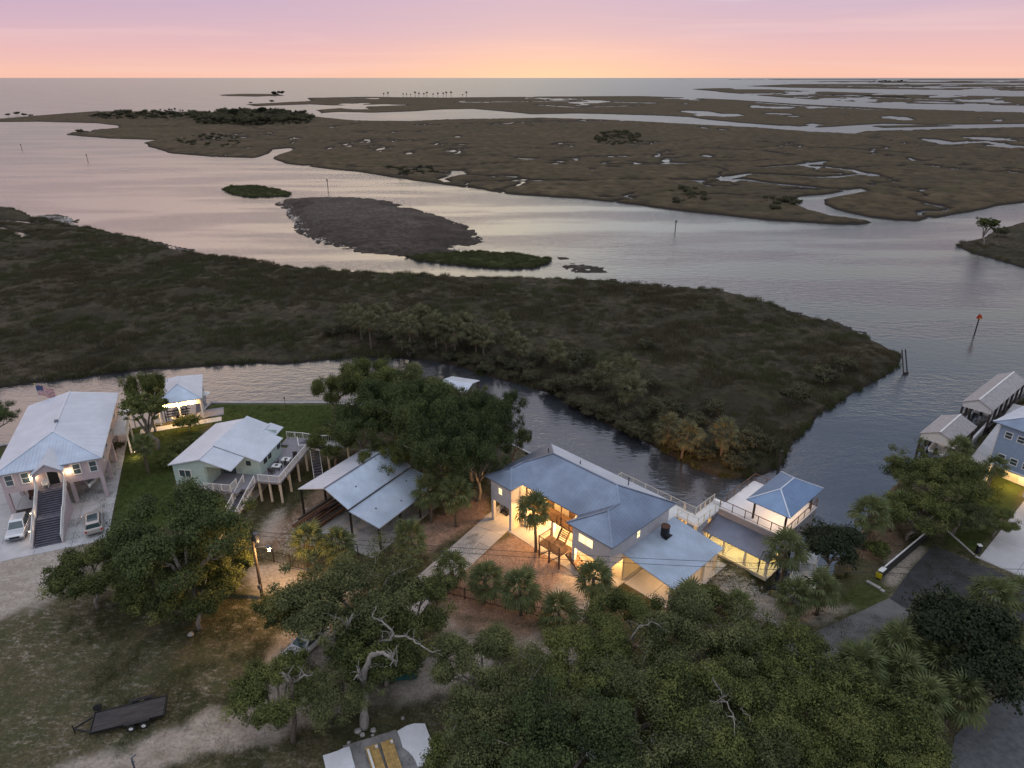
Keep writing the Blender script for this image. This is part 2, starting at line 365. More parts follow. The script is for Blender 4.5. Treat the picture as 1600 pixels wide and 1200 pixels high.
def marsh_mat(name, a, b, c, gscale=.05, fine=.9, bump=.5, mud_shade_z=.55):
    m = bpy.data.materials.new(name); m.use_nodes = True; t = m.node_tree; p = t.nodes['Principled BSDF']
    p.inputs['Roughness'].default_value = .95; p.inputs['Specular IOR Level'].default_value = .1
    g = t.nodes.new('ShaderNodeNewGeometry')
    def noise(s, det=5, sc=(1, 1, 1)):
        mp = t.nodes.new('ShaderNodeMapping'); mp.inputs['Scale'].default_value = sc; t.links.new(g.outputs['Position'], mp.inputs[0])
        n = t.nodes.new('ShaderNodeTexNoise'); n.inputs['Scale'].default_value = s; n.inputs['Detail'].default_value = det; n.inputs['Roughness'].default_value = .65
        t.links.new(mp.outputs[0], n.inputs[0]); return n.outputs[0]
    def ramp(f, lo, hi):
        r = t.nodes.new('ShaderNodeMapRange'); r.inputs[1].default_value = lo; r.inputs[2].default_value = hi; t.links.new(f, r.inputs[0]); return r.outputs[0]
    def mix(f, x, y):
        n = t.nodes.new('ShaderNodeMix'); n.data_type = 'RGBA'
        for i, v in ((0, f), (6, x), (7, y)):
            if isinstance(v, tuple): n.inputs[i].default_value = (*v, 1)
            elif isinstance(v, float): n.inputs[i].default_value = v
            else: t.links.new(v, n.inputs[i])
        return n.outputs[2]
    c1 = mix(ramp(noise(gscale, 6, (1, 1.6, 1)), .38, .62), a, b)
    c2 = mix(ramp(noise(gscale * 2.6, 5), .52, .70), c1, c)
    c3 = mix(ramp(noise(fine, 4), .35, .75), tuple(x * .55 for x in a), c2)
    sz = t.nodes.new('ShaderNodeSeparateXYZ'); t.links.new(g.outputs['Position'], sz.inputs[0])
    c3 = mix(ramp(sz.outputs[2], mud_shade_z * .35, mud_shade_z), (.030, .025, .020), c3)  # dark low band: wet mud, plus the shade of steep banks painted in
    t.links.new(c3, p.inputs['Base Color'])
    bp = t.nodes.new('ShaderNodeBump'); bp.inputs['Strength'].default_value = bump; bp.inputs['Distance'].default_value = .5
    t.links.new(noise(fine * 1.3, 5), bp.inputs['Height']); t.links.new(bp.outputs[0], p.inputs['Normal']); return m
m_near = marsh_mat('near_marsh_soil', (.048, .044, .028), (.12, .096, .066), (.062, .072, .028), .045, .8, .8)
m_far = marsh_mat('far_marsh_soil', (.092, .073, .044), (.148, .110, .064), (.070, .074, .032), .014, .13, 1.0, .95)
m_lush = marsh_mat('lush_marsh_soil', (.05, .056, .022), (.07, .085, .022), (.04, .05, .015), .1, .9)
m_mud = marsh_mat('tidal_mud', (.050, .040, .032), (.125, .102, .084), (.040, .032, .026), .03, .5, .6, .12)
m_mud.node_tree.nodes['Principled BSDF'].inputs['Roughness'].default_value = .85
m_mud.node_tree.nodes['Principled BSDF'].inputs['Specular IOR Level'].default_value = .15

NEARM = [(-400, 640), (-150, 622), (0, 607), (60, 597), (140, 588), (240, 578), (330, 573), (400, 568), (440, 570), (500, 565), (560, 560), (620, 560), (680, 568), (740, 582), (800, 596), (860, 615), (900, 642),
         (960, 674), (1040, 705), (1110, 735), (1150, 744), (1190, 737), (1215, 722), (1222, 704), (1232, 690), (1250, 674), (1275, 655), (1290, 642), (1340, 613), (1380, 592), (1403, 574), (1408, 560), (1380, 541), (1330, 520), (1280, 502),
         (1230, 487), (1180, 468), (1130, 455), (1090, 452), (1010, 447), (930, 440), (780, 435), (600, 430), (470, 418), (380, 407), (320, 400), (240, 380), (200, 370), (110, 352), (85, 347), (60, 340), (20, 327), (-200, 310), (-500, 300)]
FARM = [(-60, 189), (0, 186), (60, 181), (150, 174), (300, 175), (480, 181), (560, 189), (640, 190), (700, 187), (760, 186), (850, 184.5), (960, 188), (1050, 193), (1130, 197), (1200, 201), (1270, 207),
        (1330, 209.5), (1350, 205.5), (1450, 203), (1600, 199), (1800, 197), (2200, 200), (2200, 280), (1700, 296), (1600, 316), (1560, 322), (1500, 335), (1440, 347), (1400, 345), (1360, 340), (1330, 333), (1300, 326), (1284, 319),
        (1288, 312), (1325, 306), (1357, 299), (1345, 294), (1325, 296), (1290, 303), (1252, 308), (1248, 318), (1262, 330), (1300, 340), (1365, 348), (1340, 351), (1270, 347), (1200, 344), (1100, 335), (1000, 322), (900, 311),
        (800, 303), (700, 290), (620, 278), (560, 268), (490, 262), (450, 256), (432, 248), (436, 242), (455, 237), (450, 232), (430, 234), (418, 241), (395, 247), (330, 245), (270, 240), (240, 231), (222, 223), (240, 219), (215, 218), (170, 216), (130, 213),
        (104, 210.5), (112, 207), (150, 203.5), (187, 200.5), (182, 196), (150, 192.5), (60, 190), (-60, 191)]
R2 = [  # marsh beyond the first far channel
 [(485, 153), (560, 151.5), (700, 152.5), (850, 151), (1000, 150), (1060, 152), (1150, 156), (1250, 163), (1400, 170), (1600, 176), (2200, 184), (2200, 196), (1600, 193.5), (1450, 195), (1380, 193), (1330, 196), (1280, 199), (1230, 197), (1170, 192.5), (1110, 187), (1080, 183), (1000, 180), (900, 177.5), (830, 178.5), (790, 174), (740, 170), (690, 171), (640, 174), (580, 176), (530, 175), (495, 178), (500, 172), (560, 167), (640, 164), (600, 163), (520, 165), (485, 163), (400, 166), (385, 163), (440, 160), (480, 158)],
 [(345, 148), (380, 146.5), (430, 147), (445, 149.5), (400, 151), (350, 150)],
 [(1080, 139), (1150, 137), (1230, 141), (1350, 145), (1480, 149), (1600, 151), (2200, 158), (2200, 172), (1600, 165), (1500, 163), (1380, 161), (1300, 157), (1220, 152), (1160, 147)],
 [(1210, 149), (1300, 147), (1450, 150), (1440, 154), (1300, 152)],
 [(1165, 134.5), (1240, 131.5), (1400, 131), (1600, 132), (2400, 134), (2400, 148), (1600, 142), (1450, 140), (1330, 138.5), (1240, 137)],
 [(1210, 129), (1300, 126.8), (1400, 126.4), (1600, 126.5), (2400, 127), (2400, 130), (1600, 130), (1400, 129.6), (1280, 130)],
 [(1060, 124.1), (1200, 123.8), (1600, 124), (2400, 124), (2400, 125.4), (1600, 125.2), (1300, 125)],
 [(1360, 197), (1450, 195.5), (1500, 197), (1450, 199), (1380, 200)],
]
GI = [[(347, 296), (360, 290.5), (400, 290), (440, 297), (456, 303), (450, 307), (420, 309), (390, 309), (360, 305)],
      [(635, 402), (680, 396), (740, 394), (800, 397), (840, 402), (865, 405), (860, 411), (835, 420), (780, 421), (700, 415), (650, 409)]]
MI = [(432, 320), (450, 311), (490, 308), (560, 310), (610, 315), (660, 330), (720, 350), (759, 378), (740, 383), (700, 388), (735, 398), (700, 401), (640, 401), (560, 394), (500, 381), (470, 366), (462, 350), (450, 334)]
SMALL = [[(868, 403), (885, 402), (888, 405), (870, 405.5)], [(876, 417), (890, 412), (920, 415), (955, 420), (950, 425), (900, 424)],
         [(925, 440), (960, 436), (1000, 440), (1045, 445), (1040, 449), (980, 447)], [(55, 337), (85, 334), (118, 343), (115, 352), (95, 354), (70, 345)],
         [(125, 356), (170, 363), (235, 378), (300, 390), (302, 396), (235, 386), (170, 373), (130, 362)], [(1225, 484), (1290, 498), (1350, 520), (1345, 525), (1280, 508), (1225, 492)]]
RB = [(1490, 383), (1530, 372), (1560, 358), (1600, 348), (1900, 330), (1900, 470), (1640, 424), (1600, 419), (1560, 408), (1520, 396)]
# tidal creeks and ponds cut into the far and near marsh: (polyline, width in m)
CREEKS = [([(1345, 299), (1300, 296), (1250, 292), (1200, 287), (1160, 281), (1135, 283), (1130, 279), (1175, 272), (1230, 275), (1300, 278)], 3.2),
          ([(1300, 277), (1360, 272), (1372, 277), (1330, 266), (1270, 262), (1250, 258), (1290, 253)], 3.0), ([(1160, 281), (1120, 284), (1050, 281)], 2),
          ([(1190, 262), (1240, 259), (1290, 261), (1330, 268)], 2.2), ([(1220, 228), (1270, 232), (1330, 233), (1420, 240)], 2), ([(1100, 233), (1190, 236), (1240, 244)], 1.6),
          ([(700, 285), (690, 280), (720, 272), (715, 268)], 2.), ([(1480, 225), (1450, 218), (1485, 224), (1540, 222), (1600, 231)], 7), ([(1545, 216), (1600, 217)], 5),
          ([(0, 356), (20, 362), (38, 367), (40, 372)], 1.0), ([(-10, 343), (30, 346), (70, 352)], .6), ([(1230, 197), (1300, 205)], 6), ([(1500, 133), (1440, 136), (1300, 136.5)], 40)]
PONDS = [(515, 232, 4, 1.5), (595, 233, 7, 2), (640, 240, 6, 1.6), (1105, 244, 8, 1.6), (1140, 281, 6, 4), (1366, 273, 6, 2), (1272, 256, 13, 2), (712, 270, 9, 2), (380, 215, 5, 1), (715, 214, 5, 1), (720, 226, 12, .8), (1048, 243, 5, 1), (925, 265, 3, 1),
         (1468, 221, 16, 3.6), (1545, 217, 26, 3.5), (1565, 229, 28, 2.5), (1095, 176, 26, 3.), (1130, 203, 6, 1), (1100, 200, 6, 1), (870, 156, 14, 1.2), (1085, 156, 10, .8), (1215, 178, 20, 1.2), (1240, 182, 10, 1), (1460, 160, 25, 1.5), (1400, 166, 22, 1.), (1530, 165, 30, 1.8), (1330, 149, 16, .8), (1500, 144, 20, 1.)]
# shallow bright channels through the second marsh
CH2 = [([(720, 160), (800, 159), (900, 158), (1020, 161)], 16), ([(840, 164), (900, 168), (1000, 165)], 8), ([(1180, 160), (1260, 166), (1380, 172)], 10), ([(1200, 145), (1350, 151), (1480, 157)], 16), ([(1290, 134), (1400, 135.5), (1600, 138)], 60)]

cx = np.concatenate([np.arange(-420, -20, 8), np.arange(-20, 1620, 3), np.arange(1620, 2200, 10)]).astype(float)
ry = np.concatenate([np.arange(123.4, 135, .35), np.arange(135, 210, .6), np.arange(210, 330, 1.0), np.arange(330, 752, 1.6)])
GX, GY = np.meshgrid(cx, ry); nr, nc = GX.shape
PW = atn(np.stack([GX, GY], -1)).reshape(-1, 2)
rowstep = np.abs(np.gradient(PW.reshape(nr, nc, 2)[..., 1], axis=0)).reshape(-1)
DIST = np.hypot(PW[:, 0], PW[:, 1])
N9 = fbm(PW[:, 0] / 9, PW[:, 1] / 9, 3, 8) - .5; HUM = (fbm(PW[:, 0] / 5, PW[:, 1] / 5, 4, 11) - .35) * 1.6
def land_height(poly, top, nscale, namp, cut=True, bank=.9, ridge=False, sliver=0):
    sd = sdist(PW, atn(poly))
    sel = sd > -9e3; PS = PW[sel]
    sd[sel] += (fbm(PS[:, 0] / nscale, PS[:, 1] / nscale, 4, 3) - .5) * 2 * namp
    if cut:
        for line, w in CREEKS + CH2:
            l = atn(line); d = pdist(PW, l) + N9 * w * 1.6 - w
            sd = np.minimum(sd, d)
        for px, py, rx, rr in PONDS:
            c = atn((px, py)); ex = (atn((px + rx, py)) - c)[0]; ey = (atn((px, py - rr)) - c)[1]
            if abs(ex) < .01: continue
            q = np.hypot((PW[:, 0] - c[0]) / ex, (PW[:, 1] - c[1]) / ey); w_ = q < 4; PQ = PW[w_]
            q[w_] += (fbm(PQ[:, 0] / ex * 2, PQ[:, 1] / ey * 2, 3, 5) - .5) * .9
            sd = np.minimum(sd, (q - 1) * min(ex, ey))
    if ridge:
        n1 = fbm(PW[:, 0] / 80 + 3, PW[:, 1] / 60, 5, 77); r1 = (np.abs(n1 - .5) - .0125) * 170
        gate = smooth(.34, .48, fbm(PW[:, 0] / 260, PW[:, 1] / 260, 2, 13)); sd = np.where(sd > -5, np.minimum(sd, r1 + (1 - gate) * 9 + .4), sd)
    if sliver:
        gx, gy = GX.ravel() / 70, np.log(np.maximum(GY.ravel() - 119, 1)) * 9; n1 = fbm(gx, gy, 4, 91)
        sd = np.where(sd > -50, np.minimum(sd, (n1 - sliver) * 40 * rowstep), sd)
    bw = bank + rowstep * .45
    return sd, bw
def terrain(name, poly, top, nscale, namp, m, cut=False, bank=.9, hum=.35, mud=False, kind='structure', ridge=False, sliver=0):
    sd, bw = land_height(poly, top, nscale, namp, cut, bank, ridge, sliver)
    z = -.6 + (top + .6) * smooth(-1, 1, sd / bw)
    z = z + hum * smooth(0, 2.5, sd / bw) * HUM
    if mud:
        e = smooth(0, 12, sd + (fbm(PW[:, 0] / 6, PW[:, 1] / 6, 3, 4) - .5) * 9); z = np.where(sd > -1, (1 - e) * (.03 + (fbm(PW[:, 0] / 2.0, PW[:, 1] / 2.6, 3, 21) - .53) * .32) + e * (top + .15 * fbm(PW[:, 0] / 4, PW[:, 1] / 4, 3, 2)), z)
    keep = z > -.55
    K = keep.reshape(nr, nc); q = K[:-1, :-1] | K[1:, :-1] | K[:-1, 1:] | K[1:, 1:]
    i, j = np.nonzero(q); a = i * nc + j; F = np.stack([a + nc, a + nc + 1, a + 1, a], -1)
    u, inv = np.unique(F, return_inverse=True)
    V = np.stack([PW[u, 0], PW[u, 1], z[u]], -1)
    link(name, np_mesh(name, V, inv.reshape(F.shape), smoothf=True), m, kind=kind)
    return sd, z
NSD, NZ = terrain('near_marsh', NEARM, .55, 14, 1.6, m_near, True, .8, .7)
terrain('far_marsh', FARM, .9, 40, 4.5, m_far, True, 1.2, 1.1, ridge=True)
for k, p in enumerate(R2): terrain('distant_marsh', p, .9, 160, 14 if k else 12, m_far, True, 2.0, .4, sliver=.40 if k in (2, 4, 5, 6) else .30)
for p in GI: terrain('grass_island', p, .5, 12, 1.2, m_lush, False, .6, .3)
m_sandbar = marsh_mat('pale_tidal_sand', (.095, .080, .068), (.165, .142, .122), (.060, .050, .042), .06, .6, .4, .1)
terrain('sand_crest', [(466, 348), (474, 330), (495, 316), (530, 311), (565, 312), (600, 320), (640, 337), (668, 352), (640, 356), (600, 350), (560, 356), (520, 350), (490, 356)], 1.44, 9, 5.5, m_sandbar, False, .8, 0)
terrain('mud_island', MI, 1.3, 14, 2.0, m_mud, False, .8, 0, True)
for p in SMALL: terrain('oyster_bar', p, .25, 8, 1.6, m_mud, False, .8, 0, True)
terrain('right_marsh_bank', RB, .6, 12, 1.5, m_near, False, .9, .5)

# ------------------------------------------------------------------ scattered marsh grass (uncountable: stuff)
def gn_scatter(name, P, scales, src_meshes, m, label, seedv=1):
    """one stuff object: clumps of blades standing on the points"""
    me = bpy.data.meshes.new(name); me.vertices.add(len(P)); me.vertices.foreach_set('co', np.asarray(P, np.float32).ravel())
    a = me.attributes.new('size', 'FLOAT', 'POINT'); a.data.foreach_set('value', np.asarray(scales, np.float32))
    me.materials.append(m); o = link(name, me, None, kind='stuff'); o['label'] = label
    ng = bpy.data.node_groups.new(name, 'GeometryNodeTree')
    ng.interface.new_socket('Geometry', in_out='INPUT', socket_type='NodeSocketGeometry'); ng.interface.new_socket('Geometry', in_out='OUTPUT', socket_type='NodeSocketGeometry')
    n = ng.nodes; l = ng.links; gi = n.new('NodeGroupInput'); go = n.new('NodeGroupOutput')
    src = bpy.data.objects.new(name + '_clump', src_meshes)
    oi = n.new('GeometryNodeObjectInfo'); oi.inputs['Object'].default_value = src; oi.inputs['As Instance'].default_value = True
    ip = n.new('GeometryNodeInstanceOnPoints'); rv = n.new('FunctionNodeRandomValue'); rv.data_type = 'FLOAT_VECTOR'
    rv.inputs[0].default_value = (-.12, -.12, 0); rv.inputs[1].default_value = (.12, .12, 6.28)
    na = n.new('GeometryNodeInputNamedAttribute'); na.data_type = 'FLOAT'; na.inputs[0].default_value = 'size'
    l.new(gi.outputs[0], ip.inputs['Points']); l.new(oi.outputs['Geometry'], ip.inputs['Instance']); l.new(rv.outputs[0], ip.inputs['Rotation']); l.new(na.outputs[0], ip.inputs['Scale'])
    l.new(ip.outputs[0], go.inputs[0]); md = o.modifiers.new('scatter', 'NODES'); md.node_group = ng
    return o
def blade_clump(name, n, rad, h, w, m, lean=.35, seed=0):
    g = np.random.default_rng(seed); r = rad * np.sqrt(g.random(n)); th = g.random(n) * 2 * pi
    bx, by = r * np.cos(th), r * np.sin(th); hh = h * (.55 + .6 * g.random(n)) * (1 - .35 * (r / rad) ** 2); a = g.random(n) * pi
    lx, ly = g.normal(0, lean, n) * hh, g.normal(0, lean, n) * hh
    V = np.zeros((n, 3, 3)); V[:, 0] = np.stack([bx - w * np.cos(a), by - w * np.sin(a), np.full(n, -.15)], -1)
    V[:, 1] = np.stack([bx + w * np.cos(a), by + w * np.sin(a), np.full(n, -.15)], -1); V[:, 2] = np.stack([bx + lx, by + ly, hh], -1)
    t = np.repeat(g.random(n) * .8, 3); me = np_mesh(name, V.reshape(-1, 3), np.arange(n * 3).reshape(-1, 3), t); me.materials.append(m); return me
def pts_in(poly, n, z=.5, inset=.6, nscale=14, namp=1.6, cut=True, heights=None):
    p = atn(poly); lo, hi = p.min(0), p.max(0); P = lo + rng.random((n, 2)) * (hi - lo)
    sd = sdist(P, p) + (fbm(P[:, 0] / nscale, P[:, 1] / nscale, 4, 3) - .5) * 2 * namp
    if cut:
        for line, w in CREEKS: sd = np.minimum(sd, pdist(P, atn(line)) - w * 1.2)
    P = P[sd > inset]
    zz = z + .7 * (fbm(P[:, 0] / 5, P[:, 1] / 5, 4, 11) - .35) * 1.6 * (heights or 0)
    return np.column_stack([P, zz])
c1 = blade_clump('reed_clump', 110, 1.1, .85, .045, reed_leaf, .4, 1)
c2 = blade_clump('green_reed_clump', 110, .9, .8, .05, green_reed, .35, 2)
NP = pts_in(NEARM, 52000, .45, .5, heights=1); d = np.hypot(NP[:, 0], NP[:, 1]); NP = NP[(d < 330) & (np.abs(NP[:, 0] / NP[:, 1]) < .95)]
dens = fbm(NP[:, 0] / 14, NP[:, 1] / 9, 4, 31); NP = NP[rng.random(len(NP)) < np.clip((dens - .30) * 3.2, .06, 1)]
gn_scatter('marsh_grass', NP, .5 + 1.1 * fbm(NP[:, 0] / 6, NP[:, 1] / 6, 3, 41) * (.5 + rng.random(len(NP))), c1, reed_leaf, 'brown green marsh grass covering the near marsh beyond the canal')
E1 = atn(NEARM); seg = []
for a, b in zip(E1[:-1], E1[1:]):
    n = int(np.hypot(*(b - a)) * 1.6); t = rng.random((n, 1)); seg.append(a + (b - a) * t + rng.normal(0, .9, (n, 2)))
EP = np.concatenate(seg); sdE = sdist(EP, E1) + (fbm(EP[:, 0] / 14, EP[:, 1] / 14, 4, 3) - .5) * 3.2; EP = EP[(sdE > .3) & (np.hypot(EP[:, 0], EP[:, 1]) < 420)]
gn_scatter('bank_reeds', np.column_stack([EP, np.full(len(EP), .2)]), .7 + .6 * rng.random(len(EP)), c2, green_reed, 'taller green reeds along the water edge of the near marsh')
IP = np.concatenate([pts_in(p, 900, .35, .3, 12, 1.2, False) for p in GI]); gn_scatter('island_grass', IP, .6 + .5 * rng.random(len(IP)), c2, green_reed, 'green grass growing on the two small river islands')
RP = pts_in(RB, 3500, .4, .6, 12, 1.5, False); RP = RP[RP[:, 0] < 160]
gn_scatter('right_bank_grass', RP, .6 + .7 * rng.random(len(RP)), c1, reed_leaf, 'marsh grass on the river bank at the right edge')

# ------------------------------------------------------------------ mainland: ground sheet with grass, sand, mulch and lawn
GZ = 1.3
MAINF = (-3.23, 70.02, -.80)           # main house frame: origin x, y, yaw
def wl(fr, u, w, z=GZ):
    c, s = cos(fr[2]), sin(fr[2]); return (fr[0] + u * c - w * s, fr[1] + u * s + w * c, z)
def mw(u, w): return wl(MAINF, u, w)[:2]
SHORE = [(-320, 40), (-110, 77), (-74, 89), (-63, 92.5), (-56.5, 95.5), (-50.6, 98), (-50.4, 103), (-31, 103), (-14, 99.5), (-3, 92), mw(0, 15.2), mw(9, 15.4), mw(20.9, 14.4), mw(21.2, 17.4), mw(29.4, 17.4), mw(29.8, 14.5), mw(33.5, 13.0),
         tuple(at(1325, 842, 1)[:2]), tuple(at(1340, 815, 1)[:2]), tuple(at(1350, 795, 1)[:2]), tuple(at(1385, 770, 1)[:2]), tuple(at(1400, 740, 1)[:2]), tuple(at(1440, 712, 1)[:2]), tuple(at(1512, 694, 1)[:2]), tuple(at(1552, 652, 1)[:2]), tuple(at(1650, 560, 1)[:2]), (260, 190), (320, 40), (320, -120), (-320, -120)]
gxs = np.concatenate([np.arange(-320, -95, 6), np.arange(-95, 100, .55), np.arange(100, 321, 6)]); gys = np.concatenate([np.arange(-120, 28, 6), np.arange(28, 125, .55), np.arange(125, 200, 6)])
MX, MY = np.meshgrid(gxs, gys); GP = np.stack([MX.ravel(), MY.ravel()], -1)
msd = sdist(GP, SHORE)
WALLED = pdist(GP, np.array([(-110, 77), (-74, 89), (-56.5, 95.5), (-50.6, 98), (-50.4, 103), (-31, 103), (-14, 99.5), (-3, 92), mw(0, 15.2), mw(9, 15.4), mw(20.9, 14.4), mw(21.2, 17.4), mw(29.4, 17.4)])) < 2.2
soft = msd + np.where(WALLED, 0, (fbm(GP[:, 0] / 3, GP[:, 1] / 3, 3, 2) - .5) * 2.4)
gz = np.where(WALLED, np.where(msd > 0, GZ, -.8), -.8 + (GZ + .8) * smooth(-1.0, 2.4, soft))
def reg(poly, edge=1.2, rough=2.0, px=True):
    p = atn(poly, GZ) if px else np.array(poly)
    return smooth(-edge, edge, sdist(GP, p) + (fbm(GP[:, 0] / 2.2, GP[:, 1] / 2.2, 4, 51) - .5) * 2 * rough)
sand = np.maximum.reduce([
    reg([(-300, 855), (0, 850), (165, 850), (150, 885), (100, 905), (60, 945), (-30, 985), (-300, 1010)], 1.5, 1.5),
    reg([(385, 880), (470, 885), (560, 905), (520, 960), (450, 985), (440, 940), (395, 925)], 1.0, 1.2) * .95,
    reg([(700, 975), (790, 1000), (880, 1005), (900, 990), (960, 1000), (930, 1060), (800, 1020), (740, 1050), (700, 1085), (600, 1100), (520, 1115), (460, 1150), (330, 1180), (200, 1215), (90, 1200), (300, 1135), (400, 1080), (430, 1010), (470, 960), (530, 960), (540, 1050), (620, 1060), (690, 1010)], .9, 1.8) * .9,
    reg([(1180, 930), (1230, 925), (1290, 945), (1330, 950), (1290, 975), (1190, 965)], .6, .8) * .8,
    reg([(1440, 925), (1475, 895), (1490, 905), (1455, 945)], .5, .5) * .7, reg([(880, 890), (925, 885), (925, 960), (870, 1000), (840, 990)], .8, .8) * .9,
    reg([(1380, 870), (1435, 850), (1450, 860), (1400, 915), (1385, 915)], .6, .8) * .8,
    reg([(405, 835), (425, 800), (450, 790), (430, 835), (410, 850)], .8, .6) * .8])
lawn = np.maximum.reduce([reg([(330, 632), (516, 632), (560, 700), (440, 700), (330, 662)], .6, .3), reg([(196, 660), (240, 668), (325, 660), (275, 740), (280, 800), (200, 880), (168, 868), (180, 790)], .6, .3),
    reg([(1475, 850), (1545, 700), (1600, 760), (1590, 780), (1525, 866)], .6, .5), reg([(-300, 700), (2, 700), (2, 790), (-10, 830), (-300, 850)], .6, .3), reg([(1325, 915), (1365, 905), (1400, 925), (1370, 945), (1310, 965), (1280, 975)], .6, .8) * .7])
mulch = np.maximum.reduce([reg([(745, 870), (795, 838), (850, 805), (915, 850), (915, 885), (880, 900), (860, 960), (840, 975), (700, 960), (690, 905)], .5, .5),
    reg([(640, 830), (760, 770), (760, 810), (650, 870)], .6, .8), reg([(395, 850), (500, 760), (520, 770), (430, 860)], .6, .6) * .7, reg([(1340, 820), (1400, 800), (1420, 850), (1380, 880), (1340, 870)], .8, 1.) * .6, reg([(690, 960), (860, 985), (840, 1000), (700, 985)], .8, 1.2) * .8,
    reg([(900, 700), (1200, 760), (1040, 800)], .5, .5) * 0])
pale = np.maximum(reg([(1105, 885), (1210, 905), (1260, 950), (1230, 975), (1150, 960), (1090, 930)], 1.0, 1.4), reg([(430, 840), (490, 790), (520, 850), (470, 870)], 1.0, 1.4) * .6)
gme = np_mesh('ground', np.column_stack([GP, gz]), (lambda i, j: np.stack([i * len(gxs) + j, i * len(gxs) + j + 1, (i + 1) * len(gxs) + j + 1, (i + 1) * len(gxs) + j], -1))(*[a.ravel() for a in np.meshgrid(np.arange(len(gys) - 1), np.arange(len(gxs) - 1), indexing='ij')]), smoothf=True)
ca = gme.attributes.new('cover', 'FLOAT_COLOR', 'POINT'); ca.data.foreach_set('color', np.column_stack([sand, lawn, mulch, pale]).astype(np.float32).ravel())
def ground_mat():
    m = bpy.data.materials.new('ground_soil'); m.use_nodes = True; t = m.node_tree; p = t.nodes['Principled BSDF']; p.inputs['Roughness'].default_value = .95; p.inputs['Specular IOR Level'].default_value = .1
    g = t.nodes.new('ShaderNodeNewGeometry'); a = t.nodes.new('ShaderNodeAttribute'); a.attribute_name = 'cover'; sp = t.nodes.new('ShaderNodeSeparateColor'); t.links.new(a.outputs['Color'], sp.inputs[0])
    def noise(s, det=6, sc=(1, 1, 1), rot=0):
        mp = t.nodes.new('ShaderNodeMapping'); mp.inputs['Scale'].default_value = sc; mp.inputs['Rotation'].default_value = (0, 0, rot); t.links.new(g.outputs['Position'], mp.inputs[0]); n = t.nodes.new('ShaderNodeTexNoise')
        n.inputs['Scale'].default_value = s; n.inputs['Detail'].default_value = det; n.inputs['Roughness'].default_value = .7; t.links.new(mp.outputs[0], n.inputs[0]); return n.outputs[0]
    def rng_(f, lo, hi, o0=0, o1=1):
        r = t.nodes.new('ShaderNodeMapRange'); r.inputs[1].default_value = lo; r.inputs[2].default_value = hi; r.inputs[3].default_value = o0; r.inputs[4].default_value = o1; t.links.new(f, r.inputs[0]); return r.outputs[0]
    def mix(f, x, y):
        n = t.nodes.new('ShaderNodeMix'); n.data_type = 'RGBA'
        for i, v in ((0, f), (6, x), (7, y)):
            if isinstance(v, tuple): n.inputs[i].default_value = (*v, 1)
            else: t.links.new(v, n.inputs[i])
        return n.outputs[2]
    fine = noise(2.2, 6, (1, 1.8, 1), .5)
    grass = mix(rng_(noise(.35), .4, .6), (.080, .084, .036), (.135, .108, .062))
    patch = t.nodes.new('ShaderNodeMath'); patch.operation = 'MULTIPLY'; t.links.new(rng_(noise(.9, 6, (1, 2.4, 1), .5), .50, .62), patch.inputs[0]); t.links.new(rng_(noise(.12, 3), .42, .60), patch.inputs[1])
    grass = mix(rng_(fine, .56, .66), grass, (.22, .20, .16)); grass = mix(patch.outputs[0], grass, (.33, .285, .225))
    grass = mix(rng_(noise(5), .35, .6), (.05, .05, .03), grass)
    sandc = mix(rng_(noise(.5, 6, (1, 2, 1), .4), .35, .65), (.33, .28, .23), (.48, .425, .37)); sandc = mix(rng_(noise(3), .3, .55), (.22, .19, .16), sandc)
    lawnc = mix(rng_(noise(.6), .35, .65), (.055, .085, .020), (.085, .105, .028)); lawnc = mix(rng_(noise(6), .3, .6), (.04, .06, .018), lawnc)
    mulc = mix(rng_(noise(1.0), .35, .65), (.25, .17, .125), (.40, .28, .21)); mulc = mix(rng_(noise(5), .35, .55), (.16, .105, .075), mulc)
    palec = mix(rng_(noise(1.5, 6, (1, 2, 1), -.5), .45, .6), grass, (.36, .34, .30))
    c = mix(a.outputs['Alpha'], grass, palec); c = mix(sp.outputs[2], c, mulc); c = mix(sp.outputs[1], c, lawnc); c = mix(sp.outputs[0], c, sandc)
    t.links.new(c, p.inputs['Base Color']); bp = t.nodes.new('ShaderNodeBump'); bp.inputs['Strength'].default_value = .6; bp.inputs['Distance'].default_value = .15
    t.links.new(noise(2.5), bp.inputs['Height']); t.links.new(bp.outputs[0], p.inputs['Normal']); return m
link('ground', gme, ground_mat(), kind='structure')

# lawn and rough grass blades
def scatter_on(mask, n, dens, inset=.4):
    i = rng.choice(len(GP), n, p=(mask / mask.sum())); P = GP[i] + rng.uniform(-.3, .3, (n, 2)); return np.column_stack([P, gz[i] - .02])
inb = ((np.abs(GP[:, 0]) < GP[:, 1] * .85) & (GP[:, 1] > 30) & (msd > 1.2)).astype(float)
tuft = blade_clump('tuft', 34, .35, .16, .018, green_reed, .5, 5)
rough_mask = inb * np.clip(1 - sand - lawn - mulch, 0, 1) * (fbm(GP[:, 0] / 3, GP[:, 1] / 3, 3, 61) > .46)
TP = scatter_on(rough_mask, 30000, 1)
gn_scatter('rough_grass', TP, .5 + 1.3 * rng.random(len(TP)), tuft, green_reed, 'rough patchy grass and weeds over the sandy yards')
TP = scatter_on(inb * lawn, 16000, 1); gn_scatter('lawn_grass', TP, .5 + .4 * rng.random(len(TP)), tuft, green_reed, 'short green lawn grass around the houses')
litter = blade_clump('litter', 14, .6, .03, .05, dead_frond, 3, 6)
LP = scatter_on(inb * np.clip(mulch + .2, 0, 1), 7000, 1); gn_scatter('leaf_litter', LP, .6 + rng.random(len(LP)), litter, dead_frond, 'dry leaves and twigs littering the brown yard ground')
